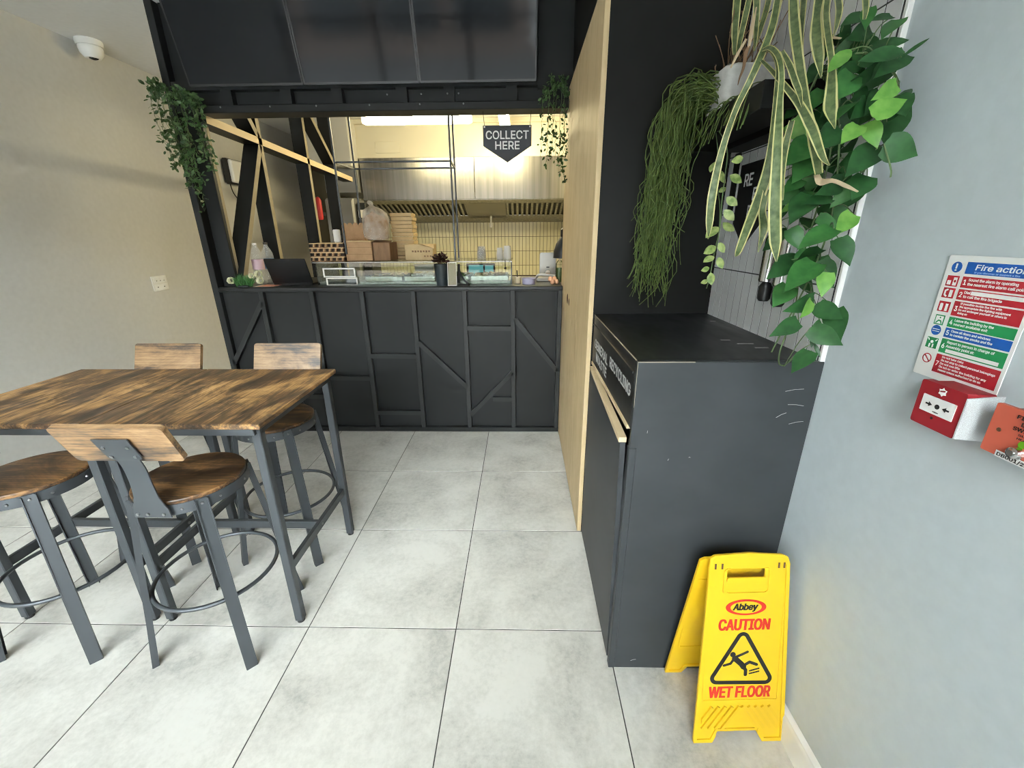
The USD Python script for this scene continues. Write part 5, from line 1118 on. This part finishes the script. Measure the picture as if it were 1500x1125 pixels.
# heat lamp
c = px(819, 378, 2.05); hl_ = thing('heat_lamp', 'black dome heat lamp hanging beside the plywood door', 'lamp', (c[0] + .02, 2.05, c[2]))
cx_ = c[0] + .035; z0 = c[2]
obj('shade', lathe([(.078, z0), (.080, z0 + .002), (.076, z0 + .05), (.062, z0 + .10), (.040, z0 + .138), (.024, z0 + .155), (.022, z0 + .155), (.036, z0 + .136), (.058, z0 + .098), (.072, z0 + .05), (.076, z0)], 32, (cx_, 2.05, 0)), 'steel_black', hl_, smooth=40)
obj('socket', lathe([(0, z0 + .15), (.028, z0 + .15), (.03, z0 + .16), (.03, z0 + .20), (.015, z0 + .215), (0, z0 + .215)], 20, (cx_, 2.05, 0)), 'tv_bezel', hl_); obj('cord', cyl((cx_, 2.05, z0 + .21), (cx_, 2.05, 2.26), .004, n=8), 'tv_bezel', hl_)
mat_emit('bulb', (1.0, .75, .45), 3.0); obj('bulb', trimesh.creation.icosphere(2, .03).apply_translation((cx_, 2.05, z0 + .075)), 'bulb', hl_, smooth=True)
# overhead rod gantry
ga = thing('rod_gantry', 'slim dark square-rod gantry hanging over the display case', 'rack', (-.2, 2.2, GZ))
r0, r1 = px(660, 237, 2.0), px(490, 238, 2.0); zb_ = 1.985; xr, xl = .371, float(r1[0])
for (x, y) in ((xr, 2.0), (xr - .02, 2.32), (xl, 2.0), (xl + .02, 2.32)): obj('upright', bx(x - .006, x + .006, y - .006, y + .006, (GZ + .001 if (x > 0) else CT + .22), 2.259 if y < 1.9 else CZ, .001), 'metal_dark', ga)
for y, dx_ in ((2.0, 0), (2.32, .02)): obj('rail', bx(xl + dx_, xr - dx_, y - .0055, y + .0055, zb_ - .0055, zb_ + .0055, .001), 'metal_dark', ga)
for x, dx_ in ((xr, -.01), (xl, .01)): obj('cross_rail', hull([(x + a + (0 if y < 2.1 else 2 * dx_), y, zb_ + b) for y in (2.0, 2.32) for a in (-.005, .005) for b in (-.005, .005)]), 'metal_dark', ga)
# hanging COLLECT HERE sign
cs_ = thing('collect_sign', 'dark hanging pointed sign reading COLLECT HERE in white capitals', 'sign', (.771, 1.86, 1.95))
pent = Polygon([(-.158, 0), (.158, 0), (.158, -.118), (0, -.216), (-.158, -.118)])
so = np.array([.771, 1.855, 2.166])
obj('board', poly(pent, .004, so + [0, .004, 0], (1, 0, 0), (0, 0, 1), (0, -1, 0)), 'sign_slate', cs_) if 'sign_slate' in M else (mat('sign_slate', (.045, .048, .058), .6), obj('board', poly(pent, .004, so + [0, .004, 0], (1, 0, 0), (0, 0, 1), (0, -1, 0)), 'sign_slate', cs_))
for s, z_, w_ in (('COLLECT', -.078, .280), ('HERE', -.138, .160)): obj('lettering', frame_map(text(s, -w_ / 2, z_, .046, w_), so + [0, -.0004, 0], (1, 0, 0), (0, 0, 1), (0, -1, 0)), 'print_white', cs_)
for s in (-1, 1):
    obj('cord', tube([so + [s * .147, -.001, -.008], so + [s * .150, .004, .03], so + [s * .155, .004, .082]], .0018, 5), 'tv_bezel', cs_); obj('eyelet', cyl(so + [s * .147, -.0025, -.009], so + [s * .147, .0, -.009], .005, n=12), 'white_plastic', cs_)

# ================================================================== ON THE LEFT WALL AND CEILING
so_ = thing('wall_socket', 'white double wall socket plate on the plain left wall', 'socket', (LW, 2.50, 1.115))
obj('plate', bx(LW + .0002, LW + .011, 2.415, 2.580, 1.052, 1.180, .004), 'white_plastic', so_)
for z in (1.085, 1.148):
    m_ = obj('module', bx(LW + .0105, LW + .0135, 2.43, 2.565, z - .024, z + .024, .002), 'white_gloss', so_)
    if z > 1.1:
        for k in range(3): obj('rocker', bx(LW + .013, LW + .017, 2.445 + k * .04, 2.470 + k * .04, z - .014, z + .014, .002), 'white_plastic', m_); 
        for k in range(3): obj('rocker_mark', bx(LW + .0165, LW + .0175, 2.453 + k * .04, 2.462 + k * .04, z - .012, z - .006), 'tv_bezel', m_)
    else: obj('pin_slots', [bx(LW + .013, LW + .014, 2.455, 2.466, z - .004, z + .004), bx(LW + .013, LW + .014, 2.525, 2.536, z - .004, z + .004)], 'tv_bezel', m_)
wp = thing('wall_terminal', 'white wall terminal with small blue display behind the timber screen', 'control panel', (LW, 3.9, 2.17))
obj('back_box', bx(LW + .0005, LW + .075, 3.70, 4.25, 2.045, 2.30, .02), 'tv_bezel', wp); obj('front_cover', bx(LW + .07, LW + .115, 3.71, 3.93, 2.06, 2.285, .012), 'white_gloss', wp)
obj('display_panel', bx(LW + .07, LW + .09, 3.935, 4.24, 2.06, 2.285, .008), 'white_plastic', wp); obj('display', bx(LW + .0895, LW + .0915, 3.98, 4.20, 2.12, 2.23), 'screen_glow', wp)
obj('cable', tube(spline([(LW + .03, 3.75, 2.05), (LW + .02, 3.80, 1.95), (LW + .01, 3.95, 1.86), (LW + .006, 4.15, 1.80)], 14), .006, 6), 'tv_bezel', wp, smooth=True)
dcx = at(131, 66, 2, CZ - .03); dc_ = thing('dome_camera', 'white dome security camera with dark lens under the ceiling', 'security camera', (dcx[0], dcx[1], CZ))
cx_, cy_ = max(dcx[0], LW + .09), dcx[1]
obj('mount', lathe([(0, CZ - .0005), (.078, CZ - .0005), (.080, CZ - .012), (.076, CZ - .040), (0, CZ - .040)], 28, (cx_, cy_, 0)), 'white_gloss', dc_, smooth=40)
obj('dome', lathe([(0, CZ - .0405), (.070, CZ - .0405), (.072, CZ - .055), (.066, CZ - .085), (.045, CZ - .112), (.0, CZ - .120)], 28, (cx_, cy_, 0)), 'white_gloss', dc_, smooth=40)
dd = unit(np.array([.75, -.55, -.65])); lc = np.array([cx_, cy_, CZ - .070]) + dd * .036
obj('lens', frame_map(lathe([(0, .020), (.018, .019), (.034, .012), (.042, -.006)], 24), lc, unit(np.cross((0, 0, 1), dd)), np.cross(dd, unit(np.cross((0, 0, 1), dd))), dd), 'tv_screen', dc_, smooth=40)
